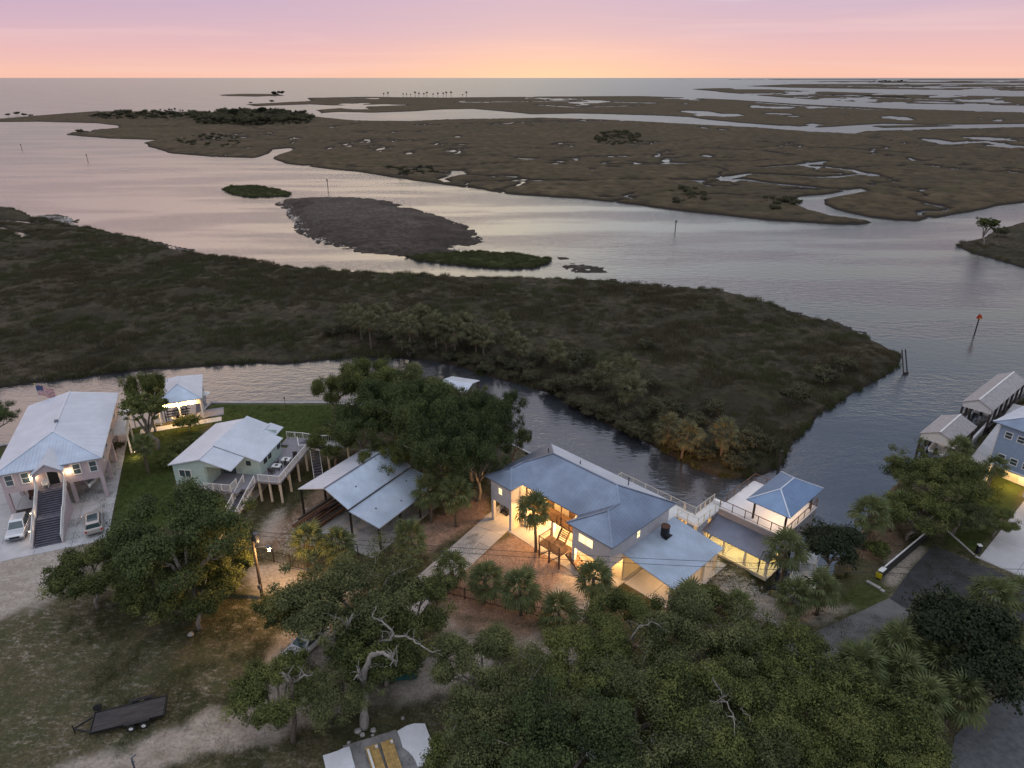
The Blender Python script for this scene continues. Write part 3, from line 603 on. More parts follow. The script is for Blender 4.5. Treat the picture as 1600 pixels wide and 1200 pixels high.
LP = scatter_on(inb * np.clip(1 - lawn, 0, 1), 9000, 1); gn_scatter('fallen_twigs', LP, .4 + rng.random(len(LP)), litter, dead_frond, 'fallen twigs and dry leaves strewn over the sandy yards')
LP = scatter_on(inb * np.clip(pale, 0, 1), 2200, 1)
stone = MB(); bmx = bmesh.new(); bmesh.ops.create_icosphere(bmx, subdivisions=1, radius=.13)
for v in bmx.verts: v.co *= random.uniform(.7, 1.2); v.co.z *= .5
sme = bpy.data.meshes.new('stone_source'); bmx.to_mesh(sme); sme.materials.append(rock_m)
shell_glint_m = mat('oyster_shell', (.42, .40, .37), .35, var=.3)
sh2 = sme.copy(); sh2.materials.clear(); sh2.materials.append(shell_glint_m)
SP = [(436, 320), (470, 318), (478, 345), (500, 360), (600, 376), (720, 390), (735, 396), (640, 398), (560, 391), (500, 378), (466, 362), (452, 338)]
pp = atn(SP); lo, hi = pp.min(0), pp.max(0); Q_ = lo + rng.random((9000, 2)) * (hi - lo); Q_ = Q_[sdist(Q_, pp) > 0]; Q_ = Q_[fbm(Q_[:, 0] / 3, Q_[:, 1] / 5, 3, 9) > .46]
gn_scatter('oyster_shell_glints', np.column_stack([Q_, np.full(len(Q_), .13)]), 1.2 + 2.0 * rng.random(len(Q_)), sh2, shell_glint_m, 'pale oyster shells and bright wet glints fringing the mud island in the river')  # pale shells; their bright colour also stands in for glints on wet mud
for _k, SP in enumerate(([(120, 352), (200, 370), (300, 392), (302, 398), (200, 378), (115, 358)], [(925, 440), (1000, 437), (1045, 444), (1040, 448), (960, 447)], [(60, 336), (110, 340), (116, 352), (95, 354)])):
    pp = atn(SP); lo, hi = pp.min(0), pp.max(0); Q_ = lo + rng.random((2500, 2)) * (hi - lo); Q_ = Q_[sdist(Q_, pp) > 0][:500]
    gn_scatter('bank_shells', np.column_stack([Q_, np.full(len(Q_), .1)]), 1.0 + 2.0 * rng.random(len(Q_)), sh2, shell_glint_m, ['pale oyster shells along the left bank of the near marsh', 'oyster shells on the small bar right of the grassy island', 'oyster shells at the far left hook of the marsh'][_k])
gn_scatter('limestone_rubble', LP, .4 + 1.1 * rng.random(len(LP)) ** 2, sme, rock_m, 'pale limestone rubble on the bank beside the boathouse patio')

# roads and slabs
def sheet(name, poly_px, z, m, th=.02, kind='structure', label=None):
    P = [tuple(at(x, y, z)[:2]) + (z,) for x, y in poly_px]
    area = sum(P[i][0] * P[(i + 1) % len(P)][1] - P[(i + 1) % len(P)][0] * P[i][1] for i in range(len(P)))
    if area < 0: P.reverse()
    return MB().slab(P, th).build(name, m, None, kind=kind)
def wavy(p, amp=1.2, step=14, seed=0):
    g = random.Random(seed); o = []
    for (a, b), (c, d) in zip(p, p[1:] + p[:1]):
        n = max(1, int(math.hypot(c - a, d - b) / step))
        for k in range(n): o.append((a + (c - a) * k / n + g.uniform(-amp, amp), b + (d - b) * k / n + g.uniform(-amp, amp) * .6))
    return o
sheet('road', wavy([(1225, 1010), (1278, 985), (1330, 962), (1390, 934), (1426, 956), (1400, 985), (1340, 1010), (1270, 1040)], 1, 20, 1), GZ + .035, old_asphalt)
sheet('asphalt_apron', wavy([(1390, 935), (1420, 895), (1458, 851), (1520, 878), (1640, 925), (1640, 990), (1560, 985), (1500, 965), (1426, 957)], .6, 30, 2), GZ + .040, asphalt)
sheet('gravel_yard', wavy([(1560, 1090), (1640, 1060), (1640, 1220), (1480, 1220), (1490, 1150)], 2, 16, 3), GZ + .03, gravel_m)
def slab_grid(name, frame, u0, u1, nu, w0, w1, nw, z, m, gap=.035, th=.12, label=None):
    root = empty(name, wl(frame, 0, 0, z), frame[2], kind='structure')
    for i in range(nu):
        for j in range(nw):
            a0, a1 = u0 + (u1 - u0) * i / nu + gap / 2, u0 + (u1 - u0) * (i + 1) / nu - gap / 2; b0, b1 = w0 + (w1 - w0) * j / nw + gap / 2, w0 + (w1 - w0) * (j + 1) / nw - gap / 2
            box('slab', m, root, a0, a1, b0, b1, -th, random.uniform(0, .008))
    return root
def frame_from(pa, pb, z=GZ):
    a, b = at(*pa, z), at(*pb, z); d = b - a; return (a.x, a.y, math.atan2(d.y, d.x)), d.length
H1 = (-62.4, 70.1, .395)
slab_grid('parking_pad', H1, -3, 12.0, 4, -9.5, 21.2, 7, GZ + .05, concrete_w)
fr, ln = frame_from((640, 925), (767, 812)); slab_grid('driveway', fr, -2.5, ln + 6, 9, -3.0, .9, 2, GZ + .05, concrete)
fr, ln = frame_from((1530, 866), (1600, 778)); slab_grid('garage_driveway', fr, -1, ln + 22, 7, -11, -.2, 3, GZ + .05, concrete_w)
SHEDF = (-26.0, 70.4, -.55)
slab_grid('shed_floor', SHEDF, 0, 12.9, 4, -1.5, 11.5, 4, GZ + .045, concrete)
slab_grid('house_floor', MAINF, -.5, 19, 5, .2, 12, 3, GZ + .05, concrete)
slab_grid('carport_floor', MAINF, 19.05, 25.2, 2, 2.8, 13.5, 3, GZ + .05, concrete_w)
slab_grid('patio', MAINF, 21.3, 29.5, 3, 14.3, 17.3, 1, GZ + .06, concrete_w)
slab_grid('garden_path', MAINF, 18.0, 19.6, 1, -6.5, 0, 4, GZ + .05, concrete)
slab_grid('green_house_floor', (-42.64, 73.0, -.14), .3, 9.3, 3, .3, 10.6, 3, GZ + .05, concrete)
slab_grid('dock_patio', (-55.13, 94.38, .39), -2.5, 9.2, 5, -1.6, -.05, 1, GZ + .07, concrete_w)
# limestone pads at the bottom of the picture
for i, pl in enumerate([[(504, 1180), (528, 1172), (545, 1166), (560, 1215), (515, 1222)], [(620, 1142), (635, 1134), (648, 1130), (664, 1130), (670, 1146), (680, 1165), (683, 1176), (668, 1192), (652, 1197), (645, 1180), (630, 1168)]]):
    sheet('concrete_pad', wavy(pl, 1, 9, i + 5), GZ + .20, mat('white_concrete', (.66, .67, .70), .85, 0, .06, 1, bump=.1, bscale=20), .2)
sheet('broken_pad', wavy([(536, 1165), (582, 1152), (618, 1140), (642, 1172), (655, 1200), (655, 1225), (545, 1225)], 1.2, 10, 9), GZ + .09, mat('dull_concrete', (.26, .25, .245), .9, 0, .2, .8, bump=.3, bscale=12, dirt=.3), .09)

# ------------------------------------------------------------------ building helpers
def roof(parent, poly, m, name='roof_slope', th=.12, pitch=.42, rib=.035, ribw=.05):
    """one roof slope (3-D local polygon) with standing seams running down it"""
    P = [Vector(p) for p in poly]; nrm = Vector((0, 0, 0))
    for i in range(len(P)): nrm += P[i].cross(P[(i + 1) % len(P)])
    nrm.normalize()
    if nrm.z < 0: nrm = -nrm; P.reverse()
    o = MB().slab(P, th).build(name, m, parent)
    sd = Vector((nrm.x, nrm.y, 0)); sd = (sd - nrm * sd.dot(nrm)).normalized() if sd.length > 1e-4 else Vector((0, -1, 0)); td = nrm.cross(sd)
    ts = [p.dot(td) for p in P]; mb = MB(); t = min(ts) + pitch * .5
    while t < max(ts) - .05:
        hits = []
        for i in range(len(P)):
            a, b = P[i], P[(i + 1) % len(P)]; ta, tb = a.dot(td), b.dot(td)
            if (ta > t) != (tb > t): hits.append(a + (b - a) * ((t - ta) / (tb - ta)))
        if len(hits) >= 2:
            hits.sort(key=lambda q: q.dot(sd)); a, b = hits[0], hits[-1]
            if (b - a).length > .2:
                up = nrm * (rib * .5); mb.bar(a + up + (b - a).normalized() * .02, b + up - (b - a).normalized() * .02, ribw, rib, nrm)
        t += pitch
    if mb.v: mb.build('roof_seam', m, o, kind='stuff')
    return o
def ridge_cap(parent, a, b, m, w=.26): MB().bar(Vector(a) + Vector((0, 0, .03)), Vector(b) + Vector((0, 0, .03)), w, .07).build('ridge_cap', m, parent)
def window(parent, cx_, cy_, cz, w, h, nrm, mg=None, mullion=False, mf=None):
    """window on a wall facing nrm ('-y','+x','-x','+y')"""
    e = empty('window', (cx_, cy_, cz), {'-y': 0, '+x': pi / 2, '+y': pi, '-x': -pi / 2}[nrm]); e.parent = parent
    m = MB(); f = .10
    m.box(-w / 2 - f, -w / 2, -.07, .02, -h / 2 - f, h / 2 + f).box(w / 2, w / 2 + f, -.07, .02, -h / 2 - f, h / 2 + f).box(-w / 2, w / 2, -.07, .02, h / 2, h / 2 + f).box(-w / 2, w / 2, -.09, .02, -h / 2 - f, -h / 2)
    if mullion: m.box(-.03, .03, -.06, .02, -h / 2, h / 2)
    else: m.box(-w / 2, w / 2, -.06, .02, -.03, .03)
    m.build('frame', mf or white_paint, e); box('pane', mg or glass, e, -w / 2, w / 2, -.03, -.01, -h / 2, h / 2)
    return e
def railing(parent, pts, m, h=1.05, gap=.14, post=.10, cable=False, pm=None, step=1.8, start=True, rt=.09):
    if cable and post > .08: post = .07; rt = .05
    """rails + pickets along a polyline, posts as sub-parts"""
    rail = MB(); pk = MB(); posts = []
    for (a, b) in zip(pts[:-1], pts[1:]):
        a, b = Vector(a), Vector(b); up = Vector((0, 0, 1)); ln = (b - a).length; n = max(1, round(ln / step))
        rail.bar(a + up * h, b + up * h, rt, .05); rail.bar(a + up * .12, b + up * .12, .04, .04)
        for k in range(n + 1):
            if k == 0 and posts and (posts[-1] - a).length < .05: continue
            posts.append(a + (b - a) * k / n)
        if cable:
            for q in (.3, .48, .66, .84): pk.bar(a + up * q, b + up * q, .011)
        else:
            k = int((b - a).length / gap)
            for i in range(1, k): q = a + (b - a) * i / k; pk.bar(q + up * .13, q + up * (h - .03), .03)
    r = rail.build('railing', m, parent)
    for q in posts: MB().bar(q, q + Vector((0, 0, h + .06)), post).build('rail_post', pm or m, r)
    if pk.v: pk.build('pickets', m, r, kind='stuff')
    return r
def stair(parent, a, b, w, n, m, sm=None, name='step'):
    """n treads from top a to bottom b (centre line), width w; stringers either side"""
    a, b = Vector(a), Vector(b); d = b - a; f = Vector((d.x, d.y, 0)); run = f.length / n; f.normalize(); r = Vector((f.y, -f.x, 0))
    for k in range(n):
        q = a + d * ((k + .5) / n); MB().bar(q - r * w / 2, q + r * w / 2, run * 1.04, .06).build(name, m, parent)
    st = MB()
    for s in (-1, 1): st.bar(a + r * s * (w / 2 + .04) - Vector((0, 0, .2)), b + r * s * (w / 2 + .04) - Vector((0, 0, .1)), .07, .3)
    st.build('stringer', sm or m, parent); return r
def post(parent, x, y, z0, z1, w, m, name='stilt'): return box(name, m, parent, x - w / 2, x + w / 2, y - w / 2, y + w / 2, z0, z1)
def walls(parent, x0, x1, y0, y1, z0, z1, m, name='wall', th=.15):
    box(name, m, parent, x0, x1, y0, y0 + th, z0, z1); box(name, m, parent, x0, x1, y1 - th, y1, z0, z1)
    box(name, m, parent, x0, x0 + th, y0 + th, y1 - th, z0, z1); box(name, m, parent, x1 - th, x1, y0 + th, y1 - th, z0, z1)
def building(name, fr, label, cat='house', z=GZ, group=None): return empty(name, (fr[0], fr[1], z), fr[2], label, cat, group)

# ------------------------------------------------------------------ main grey house (local z = height above ground)
b = building('stilt_house', MAINF, 'grey stilt house with slate blue hip roof and lit ground floor in the centre')
Wd, D, wl_, wr_, a_, b_, ze, k = 19.2, 11.54, 4.5, 6.2, 1.9, 2.0, 6.2, .5
D = 11.5; fr_ = a_; h0 = (D - a_) / 2; zr = ze + k * h0
RR = lambda p, q, m: roof(p, q, m, pitch=.45, rib=.010, ribw=.025)
# front main eave at w = a_ ; wings reach to w = 0
def V3(u, w, z): return (u, w, z)
mleft = V3(h0, a_ + h0, zr); mright = V3(Wd - h0, a_ + h0, zr)
lr0 = V3(wl_ / 2, wl_ / 2, ze + k * wl_ / 2); lr1 = V3(wl_ / 2, a_ + wl_ / 2, ze + k * wl_ / 2)
rr0 = V3(Wd - wr_ / 2, wr_ / 2, ze + k * wr_ / 2); rr1 = V3(Wd - wr_ / 2, a_ + wr_ / 2, ze + k * wr_ / 2)
RR(b, [V3(0, 0, ze), V3(wl_, 0, ze), lr0], metal_main)
RR(b, [V3(wl_, 0, ze), V3(wl_, a_, ze), lr1, lr0], metal_main)
RR(b, [V3(0, D, ze), V3(0, 0, ze), lr0, lr1, mleft], metal_main)
RR(b, [V3(wl_, a_, ze), V3(Wd - wr_, a_, ze), rr1, mright, mleft, lr1], metal_main)
RR(b, [V3(Wd - wr_, a_, ze), V3(Wd - wr_, 0, ze), rr0, rr1], metal_main)
RR(b, [V3(Wd - wr_, 0, ze), V3(Wd, 0, ze), rr0], metal_main)
RR(b, [V3(Wd, 0, ze), V3(Wd, D, ze), mright, rr1, rr0], metal_main)
RR(b, [V3(Wd, D, ze), V3(0, D, ze), mleft, mright], metal_white)
for p, q in ((mleft, mright), (lr0, lr1), (rr0, rr1), (lr1, mleft), (rr1, mright), (V3(0, 0, ze), lr0), (V3(wl_, 0, ze), lr0), (V3(Wd, 0, ze), rr0), (V3(Wd - wr_, 0, ze), rr0), (V3(Wd, D, ze), mright), (V3(0, D, ze), mleft)): ridge_cap(b, p, q, metal_main, .2)
i_ = .5; zf = 3.3; zt = ze - .12
walls(b, i_, wl_ - i_, i_, a_ + 2.2, zf, zt, greywall)                          # left wing upper box
walls(b, Wd - wr_ + i_, Wd - i_, i_, D - i_, zf, zt, greywall)                    # right wing upper box
box('floor_slab', greywall, b, i_, wl_ - i_, i_, a_ + 2.2, zf - .25, zf - .01)
box('floor_slab', greywall, b, Wd - wr_ + i_, Wd - i_, i_, D - i_, zf - .25, zf - .01)
box('balcony_floor', wood_brown, b, wl_ - i_ + .02, Wd - wr_ + i_ - .02, a_ + .3, a_ + 2.2, zf - .2, zf - .02)
box('wall', yellow_wall, b, wl_ - i_, Wd - wr_ + i_, a_ + 2.25, a_ + 2.4, .1, zt)   # recessed front wall, lit
box('wall', greywall, b, i_, Wd - wr_ + i_, D - i_ - .15, D - i_, zf, zt); box('wall', greywall, b, i_, i_ + .15, a_ + 2.2, D - i_ - .15, zf, zt)
box('soffit', white_paint, b, .15, Wd - .15, a_ + .1, D - .15, zt, zt + .05)
box('soffit', white_paint, b, .15, wl_ - .1, .1, a_ + .09, zt, zt + .05); box('soffit', white_paint, b, Wd - wr_ + .1, Wd - .15, .1, a_ + .09, zt, zt + .05)
box('floor_slab', greywall, b, i_, Wd - wr_ + i_, a_ + 2.45, D - i_, zf - .25, zf - .01)
# ground-floor walls (cream, lit by the ceiling lamps)
box('wall', yellow_wall, b, wl_ - i_ - .15, wl_ - i_, i_ + .4, a_ + 2.2, .06, zf - .26)
box('wall', yellow_wall, b, Wd - wr_ + i_ + .02, Wd - i_ - .1, 2.9, 3.05, .06, zf - .26)
box('wall', yellow_wall, b, wl_ - i_, Wd - wr_ - 2, 6.2, 6.35, .06, zf - .26)
box('wall', yellow_wall, b, Wd - i_ - .2, Wd - i_ - .05, 3.1, 10.9, .06, zf - .26)
for u in (7.0, 10.4): 
    e = empty('door', (u, a_ + 2.2, zf + 1.05)); e.parent = b; box('leaf', brown_ := wood_brown, e, -.45, .45, -.06, 0, -1.05, 1.05); box('handle', black, e, .3, .38, -.12, -.06, -.1, .05)
box('garage_door', white_paint, b, 6.2, 8.9, a_ + 2.18, a_ + 2.22, .1, 2.5)
for u, w in ((i_ + .2, i_ + .2), (wl_ - i_ - .2, i_ + .2), (i_ + .2, 4.2), (Wd - wr_ + i_ + .2, i_ + .2), (Wd - i_ - .2, i_ + .2), (wl_ + .1, a_ + .5), (Wd - wr_ - .1, a_ + .5), (9.0, a_ + .5), (i_ + .2, D - i_ - .3), (6, D - i_ - .3), (12, D - i_ - .3), (Wd - i_ - .2, D - i_ - .3)): post(b, u, w, .05, zf - .26, .38, greywall)
for u in (wl_ + .3, 7.5, 10.3, Wd - wr_ - .3): post(b, u, a_ + .4, zf, zt, .14, wood_brown, 'porch_post')
railing(b, [(wl_ - i_ + .1, a_ + .38, zf), (Wd - wr_ + i_ - .1, a_ + .38, zf)], wood_brown, 1.0, .14)
window(b, 2.2, i_, zf + 1.55, .55, .8, '-y', glass_lit); window(b, Wd - wr_ + 2.4, i_, zf + 1.55, 1.9, 1.0, '-y', glass_lit, True)
window(b, Wd - i_, 5.2, zf + 1.75, .5, .8, '+x', glass_lit)
# brown timber stair landing in the court
zl = 1.9
box('landing', wood_brown, b, 9.5, 12.7, -.6, 1.5, zl - .15, zl)
for u in (9.6, 11.1, 12.6):
    for w in (-.5, 1.4): post(b, u, w, 0, zl - .15, .16, wood_brown, 'landing_post')
railing(b, [(9.55, 1.45, zl), (9.55, -.55, zl), (12.65, -.55, zl)], wood_brown, 1.0, .16)
for s in (0, 1): MB().bar((9.6 + s * 1.5, -.5, .2), (11.1 + s * 1.5, -.5, zl - .2), .1).build('brace', wood_brown, b)
stair(b, (11.1, 2.2, zf), (11.1, 1.4, zl), 1.1, 7, wood_brown); stair(b, (12.8, 0.9, zl), (15.6, .9, .1), 1.1, 10, wood_brown)
# black cargo stair under the left wing
stair(b, (.9, 5.6, zf - .3), (.9, 2.2, .1), 1.0, 11, black)
# lean-to carport on the right
cp = [(18.72, 2.6, 3.9), (25.2, 2.6, 3.05), (25.2, 12.1, 3.05), (18.72, 12.1, 3.9)]
roof(b, cp, metal_blue, 'carport_roof', .08, .3, .035, .06)
for w in (3.0, 6.2, 9.2, 11.8): post(b, 24.6, w, .05, 3.02, .26, cream, 'carport_post')
box('carport_beam', white_paint, b, 24.5, 24.7, 2.8, 11.95, 2.78, 3.0)
e = empty('condenser', (19.9, 8.6, 3.78)); e.parent = b; m = MB(); m.tube([(0, 0, 0), (0, 0, 1.15)], .48, 14); m.build('body', black, e)
m = MB(); m.tube([(0, 0, 1.16), (0, 0, 1.24)], .52, 14); m.build('grille', rust, e); box('stand', black, e, -.6, .6, -.6, .6, -.25, -.02)
# rear deck and its railing
box('rear_deck', white_paint, b, 9, 18.4, D - .45, 15.0, zf - .2, zf + .0)
for u in (9.2, 12.3, 15.3, 18.2): post(b, u, 14.8, 0, zf - .2, .28, cream)
railing(b, [(9.1, 11.9, zf), (9.1, 14.9, zf), (18.3, 14.9, zf)], cream, 1.0, .2, cable=True)
for u, w, z, p in ((3.9, a_ + 1.1, 3.0, 0), (6.5, a_ + 1.2, 5.9, 130), (11.5, a_ + 1.2, 5.9, 110), (2.2, 3.2, 2.8, 170), (6.5, 3.2, 2.9, 230), (10.0, 3.4, 2.9, 230), (14.5, 1.6, 2.9, 160), (18.0, 1.9, 2.9, 35), (22.0, 5.2, 2.75, 40), (22.0, 10.0, 2.75, 40), (13.3, 5, 2.9, 120)):
    if p: lamp(b, (u, w, z - .35 if z < 4 else z - .3), p * 4.8, (1, .53, .19))
for u, w in ((8.0, 8.0), (14.2, 9.2), (3.3, 7.5)): MB().tube([(u, w, 7.2), (u, w, 8.4)], .06, 8).build('vent_pipe', black, b)

# ------------------------------------------------------------------ boathouse with roof deck and pavilion
bh = building('boathouse', MAINF, 'boathouse with white roof deck, blue hip pavilion and yellow lit patio', 'boathouse')
u0, u1, w0, w1, zd = 21.3, 29.3, 17.5, 25.8, 3.9
box('roof_deck', deck_white, bh, u0, u1, w0, w1, zd - .15, zd)
box('parapet', taupe, bh, u0 + .03, u1 - .03, w0 + .02, w0 + .16, 2.75, zd - .16)
box('parapet', taupe, bh, u1 - .17, u1 - .03, w0 + .17, w1 - .03, .9, zd - .16)
box('parapet', taupe, bh, u0 + .03, u0 + .17, w0 + .17, w1 - .03, 2.6, zd - .16)
seam = MB(); x = u0 + .1
while x < u1: seam.box(x, x + .04, w0 - .01, w0 + .018, 2.75, zd - .18); x += .3
seam.build('siding_seam', taupe, bh, kind='stuff')
roof(bh, [(u0 - .1, w0 - .02, 2.95), (u0 - .1, w0 - 3.1, 2.15), (u1 + .1, w0 - 3.1, 2.15), (u1 + .1, w0 - .02, 2.95)], metal_grey, 'patio_roof', .07, .3, .035, .06)
for u in (21.5, 24.0, 26.6, 29.1): post(bh, u, 14.7, .06, 2.1, .26, cream, 'patio_post')
for u in (21.5, 24.0, 26.6, 29.1): post(bh, u, 17.3, -1.2, 2.8, .22, cream, 'wall_post')
box('patio_wall', yellow_wall, bh, 21.6, 29.0, 17.35, 17.47, .06, 2.72)
box('kerb', yellow_wall, bh, 21.3, 29.4, 14.25, 14.4, -.2, .28)
for w in (18, 20.5, 23, 25.5):
    for u in (21.5, 29.1): post(bh, u, w, -2.2, 2.6 if u < 25 else .9, .28, wood_dark, 'piling')
railing(bh, [(u0 + .1, w0 + .08, zd), (u1 - .08, w0 + .08, zd), (u1 - .08, w1 - .08, zd), (u0 + .1, w1 - .08, zd), (u0 + .1, w0 + 1.6, zd)], wood_brown, 1.05, .2, .07, cable=True, step=1.5)
# pavilion: flat roof plane corners u 24.4-29.6, w 17.5-25.9
pu0, pu1, pw0, pw1, pe = 24.45, 29.55, 17.4, 25.8, zd + 2.65; hh = (pu1 - pu0) / 2; pr = pe + 1.35
pa, pb = ((pu0 + pu1) / 2, pw0 + hh, pr), ((pu0 + pu1) / 2, pw1 - hh, pr)
roof(bh, [(pu0, pw0, pe), (pu1, pw0, pe), pa], metal_pav, 'pavilion_roof', .1, .32); roof(bh, [(pu1, pw0, pe), (pu1, pw1, pe), pb, pa], metal_pav, 'pavilion_roof', .1, .32)
roof(bh, [(pu1, pw1, pe), (pu0, pw1, pe), pb], metal_pav, 'pavilion_roof', .1, .32); roof(bh, [(pu0, pw1, pe), (pu0, pw0, pe), pa, pb], metal_pav, 'pavilion_roof', .1, .32)
for p, q in ((pa, pb), ((pu0, pw0, pe), pa), ((pu1, pw0, pe), pa), ((pu0, pw1, pe), pb), ((pu1, pw1, pe), pb)): ridge_cap(bh, p, q, metal_white, .14)
for u in (pu0 + .7, pu1 - .7):
    for w in (pw0 + .9, pw1 - 1.0): post(bh, u, w, zd, pe - .12, .2, black, 'pavilion_post')
box('ceiling', white_paint, bh, pu0 + .15, pu1 - .15, pw0 + .15, pw1 - .15, pe - .13, pe - .1)
for w in (19.6, 23.2): lamp(bh, (27, w, pe - .6), 170, (1, .68, .42))
for u in (22.8, 25.3, 27.9): lamp(bh, (u, 15.9, 1.75), 150, (1, .72, .24))
e = empty('boat_cradle', (25.3, 21, -1.0)); e.parent = bh; MB().bar((-3, 0, .4), (3, 0, .4), .2).bar((-3, 2, .4), (3, 2, .4), .2).build('beam', black, e)

# raised walkway linking house deck and boathouse roof
wk = building('walkway', MAINF, 'white raised walkway bridging from the house deck to the boathouse roof', 'walkway')
box('walkway_deck', white_paint, wk, 18.45, 21.25, 13.2, 14.9, 3.15, 3.3); box('walkway_deck', white_paint, wk, 19.8, 21.25, 14.92, 19.0, 3.15, 3.3)
for kk in range(4): box('step', white_paint, wk, 20.0, 21.28, 19.0 - .5 * kk - .45, 19.0 - .5 * kk, 3.32 + .0, 3.46 + .12 * (3 - kk)) if kk < 1 else None
for u, w in ((18.8, 13.4), (20.9, 13.4), (18.8, 14.7), (20.0, 18.6), (21.0, 16.4)): post(wk, u, w, -1, 3.14, .3, yellow_wall, 'pier')
railing(wk, [(18.5, 13.25, 3.3), (21.2, 13.25, 3.3), (21.2, 17.0, 3.3)], cream, 1.0, .2, cable=True, step=1.1); railing(wk, [(18.5, 14.85, 3.3), (19.85, 14.95, 3.3), (19.85, 19.0, 3.3)], cream, 1.0, .2, cable=True, step=1.1)
lamp(wk, (19.2, 15.3, 2.7), 120, (1, .5, .18))
fl_ = empty('floodlight', wl(MAINF, 18.3, 15.1, GZ + 2.9), 0, 'small floodlight on the rear deck corner shining across the canal', 'floodlight'); box('housing', black, fl_, -.15, .15, -.1, .1, -.15, .1); box('bracket', metal_grey, fl_, -.03, .03, -.1, -.3, -.04, .04)
_sl = bpy.data.lights.new('flood_beam', 'SPOT'); _sl.energy = 9000; _sl.color = (1, .48, .16); _sl.spot_size = R(42); _sl.spot_blend = .6; _sl.shadow_soft_size = .1
_so = bpy.data.objects.new('flood_beam', _sl); COL.objects.link(_so); _so.location = fl_.location + Vector((0, .3, .15)); _so.rotation_euler = (at(1100, 700, 1.5) - _so.location).to_track_quat('-Z', 'Y').to_euler()

# seawalls
def wall_line(name, pts, label, m=concrete_w, w=.3, z0=-1.2, z1=GZ + .14, cat='seawall'):
    r = empty(name, (pts[0][0], pts[0][1], 0), 0, label, cat); o = Vector((pts[0][0], pts[0][1], 0))
    for p, q in zip(pts[:-1], pts[1:]):
        a = Vector((*p, 0)) - o; c = Vector((*q, 0)) - o; MB().bar(a + Vector((0, 0, (z0 + z1 - .16) / 2)), c + Vector((0, 0, (z0 + z1 - .16) / 2)), w * .6, z1 - z0 - .16).build('wall_panel', concrete, r)
        n = max(1, int((c - a).length / 2.4))
        for k_ in range(n): s_ = a + (c - a) * (k_ / n); t_ = a + (c - a) * ((k_ + .985) / n); MB().bar(s_ + Vector((0, 0, z1 - .08)), t_ + Vector((0, 0, z1 - .08)), w, .16).build('cap_stone', m, r)
    return r
wall_line('seawall', [(-110, 77), (-74, 89), (-63, 92.5)], 'grey concrete seawall behind the pink house')
wall_line('seawall', [(-50.6, 98), (-50.4, 103), (-31, 103), (-14, 99.5), (-3, 92), mw(0, 15.2)], 'long pale seawall cap along the bright green lawn by the canal')
wall_line('seawall', [mw(0, 15.25), mw(9, 15.45), mw(20.9, 14.45)], 'pale seawall behind the grey stilt house beside the slip', w=.9)

# ------------------------------------------------------------------ pink house (left)
b = building('stilt_house', H1, 'pale pink stilt house with white metal hip roof and long central stair')
Wp, Lp, ze, zr, rf = 11.7, 21.0, 6.05, 7.35, 7.5
ap, aq = (Wp / 2 - .35, rf, zr), (Wp / 2 - .35, Lp, zr)
roof(b, [(0, 0, ze), (Wp, 0, ze), ap], metal_blue, pitch=.4, rib=.02, ribw=.035); roof(b, [(Wp, 0, ze), (Wp, Lp, ze), aq, ap], metal_white, pitch=.4, rib=.02, ribw=.035)
roof(b, [(0, Lp, ze), (0, 0, ze), ap, aq], metal_white, pitch=.4, rib=.02, ribw=.035)
for p, q in ((ap, aq), ((0, 0, ze), ap), ((Wp, 0, ze), ap)): ridge_cap(b, p, q, metal_white, .2)
MB().slab([(0.5, Lp - .5, ze - .1), (Wp - .5, Lp - .5, ze - .1), (Wp - .5, Lp - .35, ze - .1), (.5, Lp - .35, ze - .1)], .1).build('gable_trim', white_paint, b)
zf = 3.4; walls(b, .5, Wp - .5, .5, Lp - .5, zf, ze - .12, pink); box('floor_slab', pink, b, .5, Wp - .5, .5, Lp - .5, zf - .3, zf - .01)
for u in (.7, 4.0, 7.6, Wp - .7):
    for w in (.7, 5.5, 10.3, 15.1, Lp - .7): post(b, u, w, 0, zf - .3, .42, pink)
for u in (1.4, 3.1, 8.6, 10.4): window(b, u, .5, zf + 1.45, .75, 1.35, '-y')
for w in (3, 6.5, 11, 16): window(b, Wp - .5, w, zf + 1.45, .9, 1.2, '+x')
box('side_balcony', white_paint, b, Wp - .48, Wp + 1.3, 12, Lp - .4, zf - .2, zf - .05); railing(b, [(Wp - .4, 12.1, zf - .05), (Wp + 1.25, 12.1, zf - .05), (Wp + 1.25, Lp - .5, zf - .05)], white_paint, 1, .2)
for w in (12.2, 16, Lp - .6): post(b, Wp + 1.2, w, 0, zf - .2, .2, white_paint, 'balcony_post')
# entry porch, gable and flight of stairs
pc = 5.75; pz = ze - .35
for s in (-1, 1):
    roof(b, [(pc, -1.0, pz + 1.25), (pc, 3.6, pz + 1.25), (pc + s * 1.75, 3.6, pz), (pc + s * 1.75, -1.0, pz)], metal_white, 'porch_roof', .08, .35, .02, .035)
    post(b, pc + s * 1.5, -.6, zf, pz, .2, white_paint, 'porch_post')
gm = MB(); arch = [(pc + 1.45 * cos(t), pz - .75 + .8 * sin(t)) for t in np.linspace(0, pi, 13)]
prof = [(pc + 1.6, pz - .75), (pc + 1.6, pz), (pc, pz + 1.1), (pc - 1.6, pz), (pc - 1.6, pz - .75)] 
ring = [(x, -.75, z) for x, z in prof] + [(x, -.75, z) for x, z in reversed(arch)]
n_ = len(ring); gm.add(ring + [(x, -.6, z) for x, _, z in ring], [tuple(range(n_)), tuple(reversed(range(n_, 2 * n_)))] + [(i, (i + 1) % n_, (i + 1) % n_ + n_, i + n_) for i in range(n_)]); gm.build('porch_arch', pink, b)
box('porch_floor', dark_deck, b, pc - 1.5, pc + 1.5, -.95, .5, zf - .15, zf)
